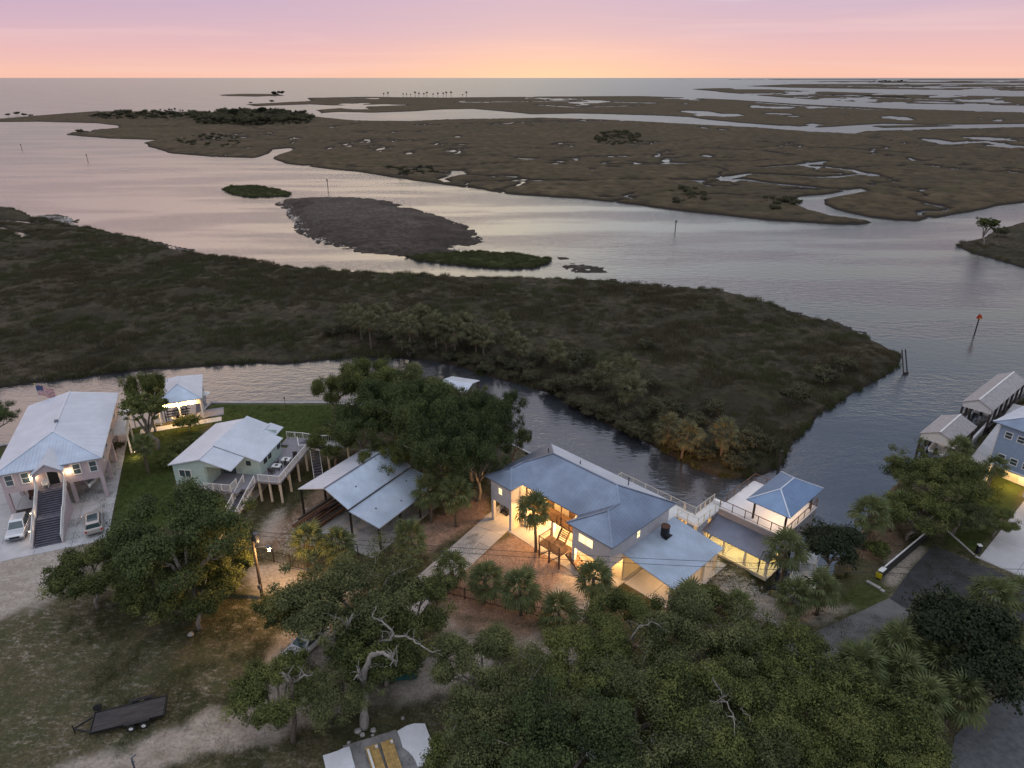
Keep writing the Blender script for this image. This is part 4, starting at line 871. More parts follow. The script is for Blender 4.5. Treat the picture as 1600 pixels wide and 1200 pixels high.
e = empty('door', (pc + .2, .48, zf + 1.05)); e.parent = b; box('leaf', black, e, -.55, .55, -.08, 0, -1.05, 1.05); box('frame', white_paint, e, -.7, .7, -.04, .01, -1.05, 1.2)
box('step', dark_deck, b, pc - 1.35, pc + 1.35, -4.9, -4.0, 1.62, 1.7)
def flight(y0, z0, y1, z1, n):
    for q in range(n): yy_ = y0 + (y1 - y0) * (q + .5) / n; z_ = z0 + (z1 - z0) * (q + .5) / n; box('step', dark_deck, b, pc - 1.35, pc + 1.35, yy_ - .16, yy_ + .15, z_ - .06, z_)
    MB().slab([(pc - 1.36, y0, z0 - .15), (pc - 1.36, y1, z1 - .2), (pc + 1.36, y1, z1 - .2), (pc + 1.36, y0, z0 - .15)], .08).build('riser_board', black, b)
flight(-.95, zf, -4.0, 1.7, 11); flight(-4.9, 1.62, -8.2, .02, 11)
for s in (-1, 1):
    x = pc + s * 1.45; m = MB(); pr_ = [(x, -.9, 0), (x, -8.3, 0), (x, -8.3, .25), (x, -4.9, 1.85), (x, -4.0, 1.9), (x, -.9, zf + .05)]
    m.add(pr_ + [(x + s * .12, y, z) for _, y, z in pr_], [tuple(range(6)), tuple(reversed(range(6, 12)))] + [(i, (i + 1) % 6, (i + 1) % 6 + 6, i + 6) for i in range(6)]); m.build('stair_wall', pink, b)
    railing(b, [(x + s * .06, -.9, zf), (x + s * .06, -4.0, 1.85), (x + s * .06, -4.9, 1.8), (x + s * .06, -8.2, .2)], white_paint, 1.0, .13, step=1.7)
for u, w, z, p in ((pc - 1.9, .2, zf + 1.35, 60), (pc + 1.9, .2, zf + 1.35, 60), (pc - 1.8, -4.4, 2.4, 14), (pc - 1.8, -6.6, 1.3, 10), (3.2, 9, 2.4, 50), (8, 10, 2.4, 25)): lamp(b, (u, w, z), p, (1, .66, .36), .08)
m = MB(); m.tube([(pc - .3, rf + 3, zr - .25), (pc - .3, rf + 3, zr + .3)], .25, 8); m.build('roof_vent', metal_grey, b)
lamp(empty('garden_light', wl(H1, Wp + 1.9, 10.6), 0, 'small lit garden lamp on the lawn beside the pink house', 'lamp'), (0, 0, .7), 70, (1, .7, .4), .08)

def profile_solid(name, prof, x0, x1, m, parent, smoothf=False, bevel=0, taper=None):
    """extrude a (y,z) profile across x; taper(i) narrows each profile point"""
    n = len(prof); tp = taper or [0] * n
    return MB().add([(x0 + tp[i], y, z) for i, (y, z) in enumerate(prof)] + [(x1 - tp[i], y, z) for i, (y, z) in enumerate(prof)],
        [tuple(range(n)), tuple(reversed(range(n, 2 * n)))] + [(i, (i + 1) % n, (i + 1) % n + n, i + n) for i in range(n)]).build(name, m, parent, bevel=bevel)
def car(loc, rz, label, paint, kind='suv', cat='car'):
    """front faces -y; origin on the ground"""
    r = empty('parked_' + kind, loc, rz, label, cat); w = .95; Lh = 2.85 if kind == 'pickup' else 2.35
    hood = .98 if kind != 'sedan' else .86; roofz = 1.85 if kind == 'pickup' else (1.7 if kind == 'suv' else 1.42)
    body = [(-Lh, .42), (-Lh + .02, .78), (-Lh + .25, hood - .06), (-Lh + 1.25, hood + .04), (Lh - .12, hood + (.10 if kind != 'sedan' else .08)), (Lh, .80), (Lh, .42), (Lh - .3, .30), (-Lh + .3, .28)]
    profile_solid('body', body, -w, w, paint, r, bevel=.09)
    c0, c1 = -Lh + 1.15, (.95 if kind == 'pickup' else Lh - .2)
    fr1, fr2 = c0 + .75, c1 - (.15 if kind != 'sedan' else .75)
    cabin = [(c0, hood), (fr1, roofz - .06), (fr1 + .2, roofz), (fr2 - .1, roofz), (fr2, roofz - .05), (c1, hood)]
    profile_solid('cabin', cabin, -w + .06, w - .06, paint, r, bevel=.05, taper=[.02, .17, .2, .2, .18, .02])
    sl = lambda a, c, t: (a[0] + (c[0] - a[0]) * t, a[1] + (c[1] - a[1]) * t)
    def pane(name, a, c, x, xt):
        p0, p1 = sl(a, c, .12), sl(a, c, .88); d = Vector((0, c[1] - a[1], -(c[0] - a[0]))); d = d.normalized() * .03
        if d.y * (1 if a[0] > 0 else -1) < 0: d = -d
        MB().add([(-x + .1, p0[0] + d.y, p0[1] + abs(d.z)), (x - .1, p0[0] + d.y, p0[1] + abs(d.z)), (xt - .1, p1[0] + d.y, p1[1] + abs(d.z)), (-xt + .1, p1[0] + d.y, p1[1] + abs(d.z)),
                  (-x + .1, p0[0], p0[1]), (x - .1, p0[0], p0[1]), (xt - .1, p1[0], p1[1]), (-xt + .1, p1[0], p1[1])], [(0, 1, 2, 3), (7, 6, 5, 4), (0, 4, 5, 1), (1, 5, 6, 2), (2, 6, 7, 3), (3, 7, 4, 0)]).build(name, glass, r)
    pane('windscreen', cabin[0], cabin[1], w - .08, w - .23); pane('rear_window', cabin[5], cabin[4], w - .08, w - .24)
    for s in (-1, 1):
        q = [(c0 + .35, hood + .06), (fr1 + .1, roofz - .14), (fr2 - .12, roofz - .14), (c1 - .25, hood + .06)]
        xa = lambda z: (w - .07) - (z - hood) / (roofz - hood) * .17
        MB().add([(s * (xa(z) + .015), y, z) for y, z in q] + [(s * (xa(z) - .03), y, z) for y, z in q], [(0, 1, 2, 3), (7, 6, 5, 4), (0, 4, 5, 1), (1, 5, 6, 2), (2, 6, 7, 3), (3, 7, 4, 0)]).build('side_window', glass, r)
        box('headlight', white_paint, r, s * .78 - .16, s * .78 + .16, -Lh - .02, -Lh + .12, .66, .80); box('tail_light', red, r, s * .82 - .1, s * .82 + .1, Lh - .08, Lh + .03, .7, .95)
        box('mirror', paint, r, s * 1.08 - .12, s * 1.08 + .12, c0 + .35, c0 + .47, hood + .06, hood + .22)
        for y in (-Lh + .9, Lh - .95):
            m = MB(); m.tube([(s * (w - .26), y, .37), (s * (w - .02), y, .37)], .37, 16); wh = m.build('wheel', rubber, r)
            m = MB(); m.tube([(s * (w - .02), y, .37), (s * (w + .01), y, .37)], .22, 12); m.build('rim', metal_grey, wh)
    box('grille', black, r, -.5, .5, -Lh - .03, -Lh + .05, .55, .74); box('bumper', metal_grey if kind == 'pickup' else paint, r, -w + .05, w - .05, -Lh - .09, -Lh + .1, .36, .52)
    if kind == 'pickup': box('truck_bed', black, r, -w + .12, w - .12, 1.1, Lh - .12, hood + .06, hood + .12)
    if kind == 'suv': box('sunroof', glass, r, -.55, .55, fr1 + .4, fr2 - .5, roofz + .0, roofz + .02)
    return r
def heading(pf, pb): a, c = at(*pf, GZ), at(*pb, GZ); d = a - c; return math.atan2(d.x, -d.y)
PZ = GZ + .06
car(at(34, 826, PZ), H1[2] - .02, 'silver white pickup truck parked beside the foot of the long stair', car_silver, 'pickup', 'pickup truck')
car(at(149, 822, PZ), H1[2] + pi + .12, 'champagne suv with glass roof parked right of the pink house stair', tan_car, 'suv')
car(at(481, 1010, GZ + .05), -.5, 'white car half hidden under the oak beside the sandy lane', car_white, 'sedan')
car(at(1050, 1140, GZ + .05), -.6, 'white suv mostly hidden under the big oak canopy at the bottom', car_white, 'suv')
car(at(915, 1160, GZ + .05), .6, 'white car glimpsed through leaves beside the tan plank', car_white, 'sedan')

def boat(loc, rz, Lb, label, cat='boat', col=None, parent=None, console=True, tilt=0):
    r = empty('motor_boat', loc, rz, label, cat); r.rotation_euler.x = tilt; m = MB(); rings = []
    for i in range(9):
        t = i / 8; y = -Lb / 2 + Lb * t; hw = (Lb * .17) * (1 - t ** 3.2) + .02; d = .12 + .18 * t
        rings.append([(-hw, y, .75 + .25 * t), (-hw * .86, y, .22 + .3 * t * t), (0, y, d * t), (hw * .86, y, .22 + .3 * t * t), (hw, y, .75 + .25 * t), (hw * .86, y, .75 + .2 * t), (hw * .7, y, .4 + .25 * t), (-hw * .7, y, .4 + .25 * t), (-hw * .86, y, .75 + .2 * t)])
    V = [p for g in rings for p in g]; k9 = 9
    m.add(V, [(i * k9 + j, i * k9 + (j + 1) % k9, (i + 1) * k9 + (j + 1) % k9, (i + 1) * k9 + j) for i in range(8) for j in range(k9)] + [tuple(range(k9)), tuple(reversed(range(8 * k9, 9 * k9)))])
    m.build('hull', col or hullw, r, True)
    if console: box('console', hullw, r, -.35, .35, -.3, .3, .5, 1.2); box('windscreen', glass, r, -.35, .35, .3, .34, 1.1, 1.55); box('seat', white_paint, r, -.45, .45, -1.1, -.7, .5, .95)
    box('outboard', black, r, -.2, .2, -Lb / 2 - .45, -Lb / 2 - .02, .1, 1.15)
    return r
boat(wl(H1, 9.3, 3.2, GZ + 1.4), H1[2] + pi, 5.2, 'white boat hanging on slings under the right side of the pink house')
adk = empty('porch_chair', wl(H1, pc - .7, .0, GZ + zf), H1[2], 'white slatted chair beside the front door on the pink house porch', 'chair')
for k_ in range(5): box('slat', white_paint, adk, -.3 + k_ * .12, -.2 + k_ * .12, .2, .24, .3, 1.0)
box('seat', white_paint, adk, -.32, .32, -.3, .2, .36, .42)
for s in (-1, 1): box('leg', white_paint, adk, s * .3 - .03, s * .3 + .03, -.3, -.24, 0, .6); box('leg', white_paint, adk, s * .3 - .03, s * .3 + .03, .14, .2, 0, .36); box('arm', white_paint, adk, s * .34 - .05, s * .34 + .05, -.32, .22, .6, .64)
# kayak and stored things under the pink house
ky = empty('kayak', wl(H1, 3.4, .9, GZ + .35), H1[2] + .3, 'tan kayak leaning beside the stair next to the pickup', 'kayak'); m = MB(); m.tube([(0, -1.8, .25), (0, -1.2, .1), (0, 0, 0), (0, 1.2, .1), (0, 1.8, .25)], [.04, .25, .34, .25, .04], 10); m.build('hull', wood_tan, ky, True); box('cockpit', black, ky, -.2, .2, -.3, .3, .3, .36)
bx_ = empty('covered_cart', wl(H1, 2.6, 4.6), H1[2], 'dark covered cart in the shade under the pink house', 'cart'); box('cover', mat('brown_cover', (.10, .045, .03), .8), bx_, -.7, .7, -1.2, 1.2, .4, 1.7, bevel=.2)
for s in (-1, 1):
    for y in (-.8, .8): m = MB(); m.tube([(s * .65, y, .25), (s * .8, y, .25)], .25, 12); m.build('wheel', rubber, bx_)
# flag
fx = (-70.3, 92.0); fl = empty('flagpole', (fx[0], fx[1], .4), 0, 'tall flagpole with striped flag behind the pink house', 'flagpole')
FT = Vector((-3.0, 1.0, 9.6)); base = Vector((0, 0, 0)); m = MB(); m.tube([(0, 0, 0), (-.25, 0, 9.2)], [.07, .04], 8); m.build('pole', white_paint, fl); m = MB(); m.tube([(-.25, 0, 9.2), (-.25, 0, 9.3), (-.25, 0, 9.4)], [.05, .1, .03], 8); m.build('finial', yellow_m, fl)
flag = empty('flag', (-.2, 0, 9.0)); flag.parent = fl
FW, FH = 2.7, 1.6
def fpt(s, t): return (s * FW * .93, .16 * sin(s * 7 + t) * s, -t * FH - s * s * .55 + .1 * sin(s * 6))
fm_w = mat('flag_white', (.72, .68, .68), .9); fm_r = mat('flag_red', (.42, .05, .07), .9); fm_b = mat('flag_blue', (.03, .045, .16), .9)
for i in range(13):
    m = MB(); s0 = .42 if i < 7 else 0; V = []; n_ = 12
    for q in range(n_ + 1): s_ = s0 + (1 - s0) * q / n_; V += [fpt(s_, i / 13), fpt(s_, (i + 1) / 13)]
    m.add(V, [(2 * q, 2 * q + 1, 2 * q + 3, 2 * q + 2) for q in range(n_)]); m.build('stripe', fm_r if i % 2 == 0 else fm_w, flag)
m = MB(); V = []
for q in range(7): s_ = .42 * q / 6; V += [fpt(s_, t / 4 * 7 / 13) for t in range(5)]
m.add(V, [(q * 5 + t, q * 5 + t + 1, q * 5 + t + 6, q * 5 + t + 5) for q in range(6) for t in range(4)]); m.build('canton', fm_b, flag)
m = MB()
for r_ in range(9):
    for c_ in range(6 if r_ % 2 == 0 else 5):
        s_ = .42 * (c_ + (.5 if r_ % 2 == 0 else 1)) / 6; t_ = 7 / 13 * (r_ + .5) / 9; x, y, z = fpt(s_, t_)
        for dy in (-.012, .012): m.add([(x + .035 * sin(a) * (1 if j % 2 == 0 else .4), y + dy, z + .035 * cos(a) * (1 if j % 2 == 0 else .4)) for j, a in enumerate(np.linspace(0, 2 * pi, 11)[:-1])], [tuple(range(10))])
m.build('star', fm_w, flag, kind='stuff')

# ------------------------------------------------------------------ pink house dock shelter
B1 = (-55.13, 94.38, .385)
b = building('dock_shelter', B1, 'open dock shelter with pale blue hip roof and string of warm lights', 'boathouse')
Wq, Lq, ze, zr = 6.95, 10.3, 3.7, 5.3; pa, pb = (Wq / 2, Wq / 2, zr), (Wq / 2, Lq - Wq / 2, zr)
roof(b, [(0, 0, ze), (Wq, 0, ze), pa], metal_blue, rib=.02); roof(b, [(Wq, 0, ze), (Wq, Lq, ze), pb, pa], metal_white, rib=.02); roof(b, [(Wq, Lq, ze), (0, Lq, ze), pb], metal_white, rib=.02); roof(b, [(0, Lq, ze), (0, 0, ze), pa, pb], metal_white, rib=.02)
for p, q in ((pa, pb), ((Wq, 0, ze), pa), ((0, 0, ze), pa)): ridge_cap(b, p, q, metal_white, .15)
for u in (.4, 3.4, Wq - .4):
    for w in (.4, 3.6, 6.8, Lq - .4): post(b, u, w, -1.6 if w > 1 else 0, ze - .1, .22, white_paint, 'shelter_post')
box('fascia_board', cream, b, .3, Wq - .3, .5, .58, ze - 1.0, ze - .12); 
box('deck', deck_grey, b, Wq - 1.6, Wq + 2.6, .6, 3.6, -.1, .06); box('deck', deck_grey, b, Wq - 1.6, Wq - .1, 3.62, Lq, -.1, .06)
for u in (1.6, 3.4, 5.2): lamp(b, (u, .15, ze - .6), 420, (1, .58, .22), .08)
for k_ in range(3): MB().bar((1.2, 1.2 + k_, .9), (4.6, 1.2 + k_, .9), .15).build('lift_beam', black, b)
boat(wl(B1, 2.8, 4.6, .9), B1[2], 5.6, 'white boat on the lift inside the lit dock shelter')
# second pale roof on the canal behind the oaks
b = building('dock_shelter', (-12.5, 101.5, -.35), 'pale dock roof over the canal showing above the middle oaks', 'boathouse', 0)
roof(b, [(0, 0, 4.2), (5.2, 0, 4.2), (5.2, 3.2, 5.0), (0, 3.2, 5.0)], metal_white); roof(b, [(0, 6.4, 4.2), (0, 3.2, 5.0), (5.2, 3.2, 5.0), (5.2, 6.4, 4.2)], metal_white)
for u in (.3, 4.9):
    for w in (.3, 3.2, 6.1): post(b, u, w, -1.5, 4.15 if w != 3.2 else 4.9, .25, rust, 'shelter_post')
tb = empty('patio_umbrella', tuple(at(322, 632, GZ)), 0, 'white shade umbrella standing on the dock beside the lit shelter', 'umbrella'); MB().tube([(0, 0, 0), (0, 0, 2.2)], .04, 8).build('pole', white_paint, tb)
m = MB(); n_ = 8; m.add([(0, 0, 2.4)] + [(.95 * cos(2 * pi * i / n_), .95 * sin(2 * pi * i / n_), 2.0) for i in range(n_)], [(0, 1 + i, 1 + (i + 1) % n_) for i in range(n_)]); m.build('canopy', white_paint, tb)
tt = empty('tiki_torch', tuple(at(447, 641, GZ)), 0, 'slim tiki torch standing in the green lawn by the seawall', 'torch'); MB().tube([(0, 0, 0), (0, 0, 2.0)], .04, 6).build('pole', wood_dark, tt); MB().tube([(0, 0, 2.0), (0, 0, 2.15), (0, 0, 2.4)], [.05, .12, .06], 8).build('burner', wood_dark, tt)

# ------------------------------------------------------------------ mint green house with decks
H2 = (-42.64, 73.0, -.14)
b = building('stilt_house', H2, 'mint green stilt house with pale gable roofs and wraparound deck')
Wg, Lg, mg, ze, zr = 8.33, 11.22, 4.36, 5.94, 7.05
j1, j2, W2, ze3 = 3.35, 9.77, 10.42, 5.15
RS = lambda p, q: roof(p, q, metal_white, pitch=.4, rib=.016, ribw=.03)
RS(b, [(0, 0, ze), (mg, 0, zr), (mg, Lg, zr), (0, Lg, ze)])
RS(b, [(mg, 0, zr), (Wg, 0, ze - .15), (Wg, j1 - .06, ze - .15), (mg, j1 - .06, zr)])
RS(b, [(mg - .1, j1, zr + .18), (W2, j1, ze3 + .1), (W2, j2, ze3 + .1), (mg - .1, j2, zr + .18)])
RS(b, [(mg, j2 + .06, zr), (Wg - .8, j2 + .06, ze), (Wg - .8, Lg + .8, ze), (mg, Lg + .8, zr)])
RS(b, [(7.4, 9.9, 5.9), (9.2, 9.9, 5.35), (9.2, 12.6, 5.35), (7.4, 12.6, 5.9)]); RS(b, [(7.38, 9.9, 5.9), (7.38, 12.6, 5.9), (6.2, 12.6, 5.35), (6.2, 9.9, 5.35)])
ridge_cap(b, (mg, 0, zr), (mg, j1, zr), metal_white, .15); zd = 3.1
box('wall', mint, b, .35, 4.6, .35, .5, zd, ze - .05); m = MB(); m.add([(.35, .36, ze - .1), (Wg - .3, .36, ze - .1), (mg, .36, zr - .12), (.35, .49, ze - .1), (Wg - .3, .49, ze - .1), (mg, .49, zr - .12)], [(0, 1, 2), (5, 4, 3), (0, 3, 4, 1), (1, 4, 5, 2), (2, 5, 3, 0)]); m.build('gable_wall', mint, b)
box('wall', mint, b, 4.6, 4.75, .5, 3.4, zd, ze - .05); box('wall', mint, b, 4.76, 10.1, j1 + .25, j1 + .4, zd, 5.35)
box('wall', mint, b, 9.97, 10.12, j1 + .4, j2 - .3, zd, 5.0); box('wall', mint, b, .35, .5, .5, Lg - .4, zd, ze - .1); box('wall', mint, b, .35, 9.0, Lg - .5, Lg - .35, zd, ze - .1); box('wall', mint, b, 7.6, 7.75, j2 - .3, 12.2, zd, 5.3)
m = MB(); m.add([(4.8, j1 + .26, 5.34), (10.1, j1 + .26, 5.0), (10.1, j1 + .26, 5.1), (4.8, j1 + .26, zr), (4.8, j1 + .39, 5.34), (10.1, j1 + .39, 5.0), (10.1, j1 + .39, 5.1), (4.8, j1 + .39, zr)], [(0, 1, 2, 3), (7, 6, 5, 4), (3, 2, 6, 7)]); m.build('gable_wall', mint, b)
window(b, 1.9, .35, zd + 1.6, 1.5, .9, '-y', None, True); window(b, 8.6, j1 + .25, zd + 1.7, .4, .4, '-y', None, False, black)
e = empty('door', (5.8, j1 + .22, zd + 1.05)); e.parent = b; box('leaf', glass, e, -.8, .8, -.04, 0, -1, 1); box('frame', black, e, -.9, .9, -.02, .02, -1.05, 1.1)
for w in (5.0, 6.2, 8.8): window(b, 10.12, w, zd + 1.45, .55, .5, '+x', None, False, black)
box('floor_slab', deck_grey, b, .35, 10.1, .35, Lg - .35, zd - .25, zd - .02)
# decks
box('deck_floor', deck_grey, b, 4.7, 9.1, -.6, .33, zd - .2, zd); box('deck_floor', deck_grey, b, 10.14, 13.3, 2.15, 11.6, zd - .2, zd); box('deck_floor', deck_grey, b, 9.2, 10.12, 2.15, 3.5, zd - .2, zd); box('deck_floor', deck_grey, b, 8.9, 13.3, 11.62, 13.6, zd - .2, zd)
railing(b, [(4.75, -.55, zd), (8.2, -.55, zd)], white_paint, 1.0, .15, step=1.3); railing(b, [(8.2, -.5, zd), (8.2, .9, zd)], white_paint, 1.0, .15, step=1.3)
railing(b, [(10.4, 2.2, zd), (13.25, 2.2, zd), (13.25, 10.6, zd)], white_paint, 1.0, .15, step=1.6); railing(b, [(9.0, 13.5, zd), (11.4, 13.5, zd), (15.2, 11.6, zd + .9), (18.6, 12.2, zd + .9)], white_paint, 1.0, .25, step=1.4)
railing(b, [(11.2, 12.2, zd), (12.4, 10.0, zd), (13.2, 10.4, zd)], white_paint, 1.0, .25, step=1.2)
stair(b, (9.3, 2.0, zd), (8.9, -5.0, .05), 1.3, 15, dark_deck, white_paint); railing(b, [(8.6, 1.9, zd - .05), (8.2, -5.0, .1)], white_paint, 1.0, .2, step=1.5); railing(b, [(10.05, 1.9, zd - .05), (9.65, -5.0, .1)], white_paint, 1.0, .2, step=1.5)
stair(b, (11.6, 12.9, zd), (15.6, 10.6, zd + .0 + .6), 1.2, 9, dark_deck, white_paint); stair(b, (13.9, 11.4, zd - .1), (15.9, 7.5, .1), 1.1, 13, dark_deck, white_paint)
box('deck_floor', white_paint, b, 15.7, 18.7, 10.9, 12.3, zd + .6, zd + .75)
for u, w, z in ((5, -.4, zd), (8.1, -.4, zd), (5, 3, zd), (8.4, 3.2, zd), (10.3, 2.4, zd), (13.1, 2.4, zd), (11.7, 2.4, zd), (13.1, 5, zd), (13.1, 7.6, zd), (13.1, 10.2, zd), (11.5, 5, zd), (11.5, 7.6, zd), (12.6, 13.3, zd), (9.4, 13.3, zd), (15.9, 11.1, zd + .6), (18.5, 12, zd + .6), (.6, .6, zd), (.6, 5.5, zd), (.6, 10.6, zd), (5, 6.5, zd), (5, 10.6, zd), (9.9, 6.5, zd), (9.9, 9.4, zd), (8.3, -2.6, 1.2), (9.9, -2.6, 1.2)): post(b, u, w, 0, z - .2, .22, cream)
for i, (u, w) in enumerate(((11.4, 5.3), (11.9, 7.0))):
    q = empty('fire_table', wl(H2, u, w, GZ + zd), H2[2], ['white square table on the mint house deck, nearer the front rail', 'white square table on the mint house deck, farther one'][i], 'table', 'tables on the mint house deck'); box('tabletop', white_paint, q, -.55, .55, -.45, .45, .55, .62); box('burner', black, q, -.2, .2, -.15, .15, .63, .67)
    for sx_ in (-1, 1):
        for sy_ in (-1, 1): box('leg', black, q, sx_ * .45 - .04, sx_ * .45 + .04, sy_ * .36 - .04, sy_ * .36 + .04, 0, .54)
for i, (u, w, r_) in enumerate(((12.5, 6.1, 1.6), (10.9, 6.2, -1.2), (12.6, 8.2, .4), (11.2, 4.2, 2.9))):
    q = empty('deck_chair', wl(H2, u, w, GZ + zd), H2[2] + r_, ['dark deck chair between the two white tables by the rail', 'dark deck chair between the white tables by the wall', 'dark deck chair beyond the farther white table', 'dark deck chair in front of the nearer white table'][i], 'chair', 'dark chairs on the mint house deck')
    box('seat', wood_dark, q, -.3, .3, -.3, .3, .36, .44); box('backrest', wood_dark, q, -.3, .3, .26, .32, .44, .95)
    for sx_ in (-1, 1): box('leg', black, q, sx_ * .27 - .03, sx_ * .27 + .03, -.29, -.23, 0, .36); box('leg', black, q, sx_ * .27 - .03, sx_ * .27 + .03, .22, .28, 0, .36)

# ------------------------------------------------------------------ open steel shed with lumber
b = building('pole_shed', SHEDF, 'open metal roofed pole shed with lean-to between oaks and house', 'shed')
Ws_, Ls, ms, ze, zr, W2, z2 = 8.24, 11.43, 4.71, 4.15, 5.8, 12.85, 3.2
roof(b, [(0, 0, ze), (ms, 0, zr), (ms, Ls, zr), (0, Ls, ze)], metal_white, pitch=.45, rib=.025); roof(b, [(ms, 0, zr), (Ws_, 0, ze), (Ws_, Ls, ze), (ms, Ls, zr)], metal_blue, pitch=.3, rib=.03, ribw=.06)
roof(b, [(Ws_ + .05, .05, ze - .28), (W2, .05, z2), (W2, Ls, z2), (Ws_ + .05, Ls, ze - .28)], metal_blue, pitch=.3, rib=.03, ribw=.06); ridge_cap(b, (ms, 0, zr), (ms, Ls, zr), metal_grey, .2)
for u, z in ((.2, ze), (Ws_, ze), (W2 - .2, z2)):
    for w in (.25, 3.9, 7.5, Ls - .2): post(b, u, w, 0, z - (.35 if u == Ws_ else .15), .2, black, 'shed_post')
for w in (.25, Ls - .2): MB().bar((.2, w, ze - .25), (ms, w, zr - .25), .1).bar((ms, w, zr - .25), (Ws_, w, ze - .25), .1).build('rafter', black, b)
for u, w in ((6.6, 3.2), (7.6, 7.8), (5.6, 9.6), (10.3, 2.4), (11.6, 5.4), (9.6, 8.8)):
    z_ = zr - (u - ms) * (zr - ze) / (Ws_ - ms) if u < Ws_ else ze - .28 - (u - Ws_) * (ze - .28 - z2) / (W2 - Ws_)
    MB().tube([(u, w, z_ - .02), (u, w, z_ + .07)], .10, 8).build('roof_cap', black, b)
pile = empty('timber_pile', wl(SHEDF, 1.9, -.3, GZ + .08), SHEDF[2] + .02, 'pile of long brown timbers lying under the left shed roof', 'timber pile')
for i in range(16):
    g = random.Random(i + 3); x = -1.3 + (i % 8) * .42 + g.uniform(-.05, .05); z = .0 + (i // 8) * .3; a_r = g.uniform(-.10, .10); y0_ = -1.5 + g.uniform(-.9, .9)
    MB().bar((x, y0_, z + .14), (x + sin(a_r) * 7, y0_ + 6.6 + g.uniform(-1, .5), z + .14), .26, .24).build('timber', [wood_brown, rust, wood_dark][i % 3], pile)

# ------------------------------------------------------------------ right side: blue house, boat lift roofs
RH = (at(1545, 720, GZ + 3.0)); yaw_r = math.atan2((at(1600, 742, GZ + 3.0) - at(1545, 720, GZ + 3.0)).y, (at(1600, 742, GZ + 3.0) - at(1545, 720, GZ + 3.0)).x)
RF = (RH.x, RH.y, yaw_r)
b = building('blue_house', RF, 'tall blue house with white framed windows above a lit garage drive')
hz = 5.9
walls(b, 0, 15, 0, 13, 2.95, 2.95 + hz, bluew); box('floor_slab', white_paint, b, -.15, 15.1, -.2, 13, 2.7, 2.94); box('corner_trim', white_paint, b, -.04, .1, -.05, .1, 2.96, 2.94 + hz)
walls(b, 1.2, 14, 2.8, 12.4, .05, 2.69, cream); 
for r_, z in enumerate((4.15, 7.4)):
    for k_ in range(6): window(b, 1.25 + k_ * 1.45, 0, z, .75, .8, '-y')
for w in (3, 6, 9): window(b, 0, w, 7.2, .9, 1.2, '-x'); window(b, 0, w, 4.3, .9, 1.2, '-x')
er = 2.95 + hz; A_, B_, C_, D_ = (-.7, -.7, er), (15.7, -.7, er), (15.7, 13.7, er), (-.7, 13.7, er); ra, rb = (6.5, 6.5, er + 2.7), (8.5, 6.5, er + 2.7)
roof(b, [A_, B_, rb, ra], metal_main, rib=.02); roof(b, [B_, C_, rb], metal_main, rib=.02); roof(b, [C_, D_, ra, rb], metal_main, rib=.02); roof(b, [D_, A_, ra], metal_white, rib=.02)
for q in (A_, D_): ridge_cap(b, q, ra, metal_white)
box('garage_door', white_paint, b, 3, 7.5, 2.72, 2.79, .1, 2.5); 
for u in (.2, 5, 10): post(b, u, .2, 0, 2.69, .35, white_paint)
lamp(b, (3.0, 1.0, 2.1), 420, (1, .6, .22)); lamp(b, (8, 1.0, 2.1), 420, (1, .6, .22)); lamp(b, (1.0, -4.2, .7), 90, (1, .7, .35), .08)
for fr_, Wx, Lx, zx, zy, lab in (((58.99, 87.23, -.84), 4.89, 8.48, 4.08, 5.18, 'tan gabled boat lift roof on pilings, nearer of the two'), ((71.16, 97.41, -.86), 4.34, 16.95, 4.2, 5.32, 'long tan gabled boat lift roof on pilings beside the blue house')):
    b = building('boat_lift', fr_, lab, 'boat lift', 0)
    roof(b, [(0, 0, zx), (Wx / 2, 0, zy), (Wx / 2, Lx, zy), (0, Lx, zx)], shingle, rib=.01, pitch=.6); roof(b, [(Wx / 2, 0, zy), (Wx, 0, zx), (Wx, Lx, zx), (Wx / 2, Lx, zy)], shingle, rib=.01, pitch=.6); ridge_cap(b, (Wx / 2, 0, zy), (Wx / 2, Lx, zy), white_paint, .2)
    for w in (.15, Lx - .3): m = MB(); m.add([(.15, w, zx - .75), (Wx - .15, w, zx - .75), (Wx - .15, w, zx - .1), (Wx / 2, w, zy - .14), (.15, w, zx - .1), (.15, w + .12, zx - .75), (Wx - .15, w + .12, zx - .75), (Wx - .15, w + .12, zx - .1), (Wx / 2, w + .12, zy - .14), (.15, w + .12, zx - .1)], [(0, 1, 2, 3, 4), (9, 8, 7, 6, 5), (0, 5, 6, 1), (1, 6, 7, 2), (2, 7, 8, 3), (3, 8, 9, 4), (4, 9, 5, 0)]); m.build('gable_board', white_paint, b)
    for u in (.25, Wx - .25):
        w = .3
        while w < Lx: post(b, u, w, -2, zx - .1, .28, wood_dark, 'piling'); w += 2.7
        box('catwalk', wood_dark, b, u - .3, u + .3, .5, Lx - .4, 1.0, 1.12)
    boat((wl(fr_, Wx / 2, Lx * .45, 1.2)), fr_[2], min(7, Lx * .75), 'white boat raised under the ' + ('nearer' if Lx < 10 else 'long') + ' tan boat lift roof', col=hullw)
dkf, dkl = frame_from((1518, 712), (1575, 640), GZ)
dk = empty('dock', (dkf[0], dkf[1], GZ), dkf[2], 'pale concrete dock walk along the seawall by the boat lifts', 'dock')
for i in range(12): box('slab', concrete_w, dk, i * 2.2 - 2, i * 2.2 + .16, -3.0, -.1, -.1, .12)
wall_line('seawall', [tuple(at(1512, 696, 1)[:2]), tuple(at(1552, 653, 1)[:2]), tuple(at(1650, 562, 1)[:2])], 'seawall beside the boat lifts at the right edge')
b2 = boat(wl(MAINF, 31.2, 20.5, -.2), MAINF[2] + .3, 8, 'white fishing boat moored behind the boathouse')
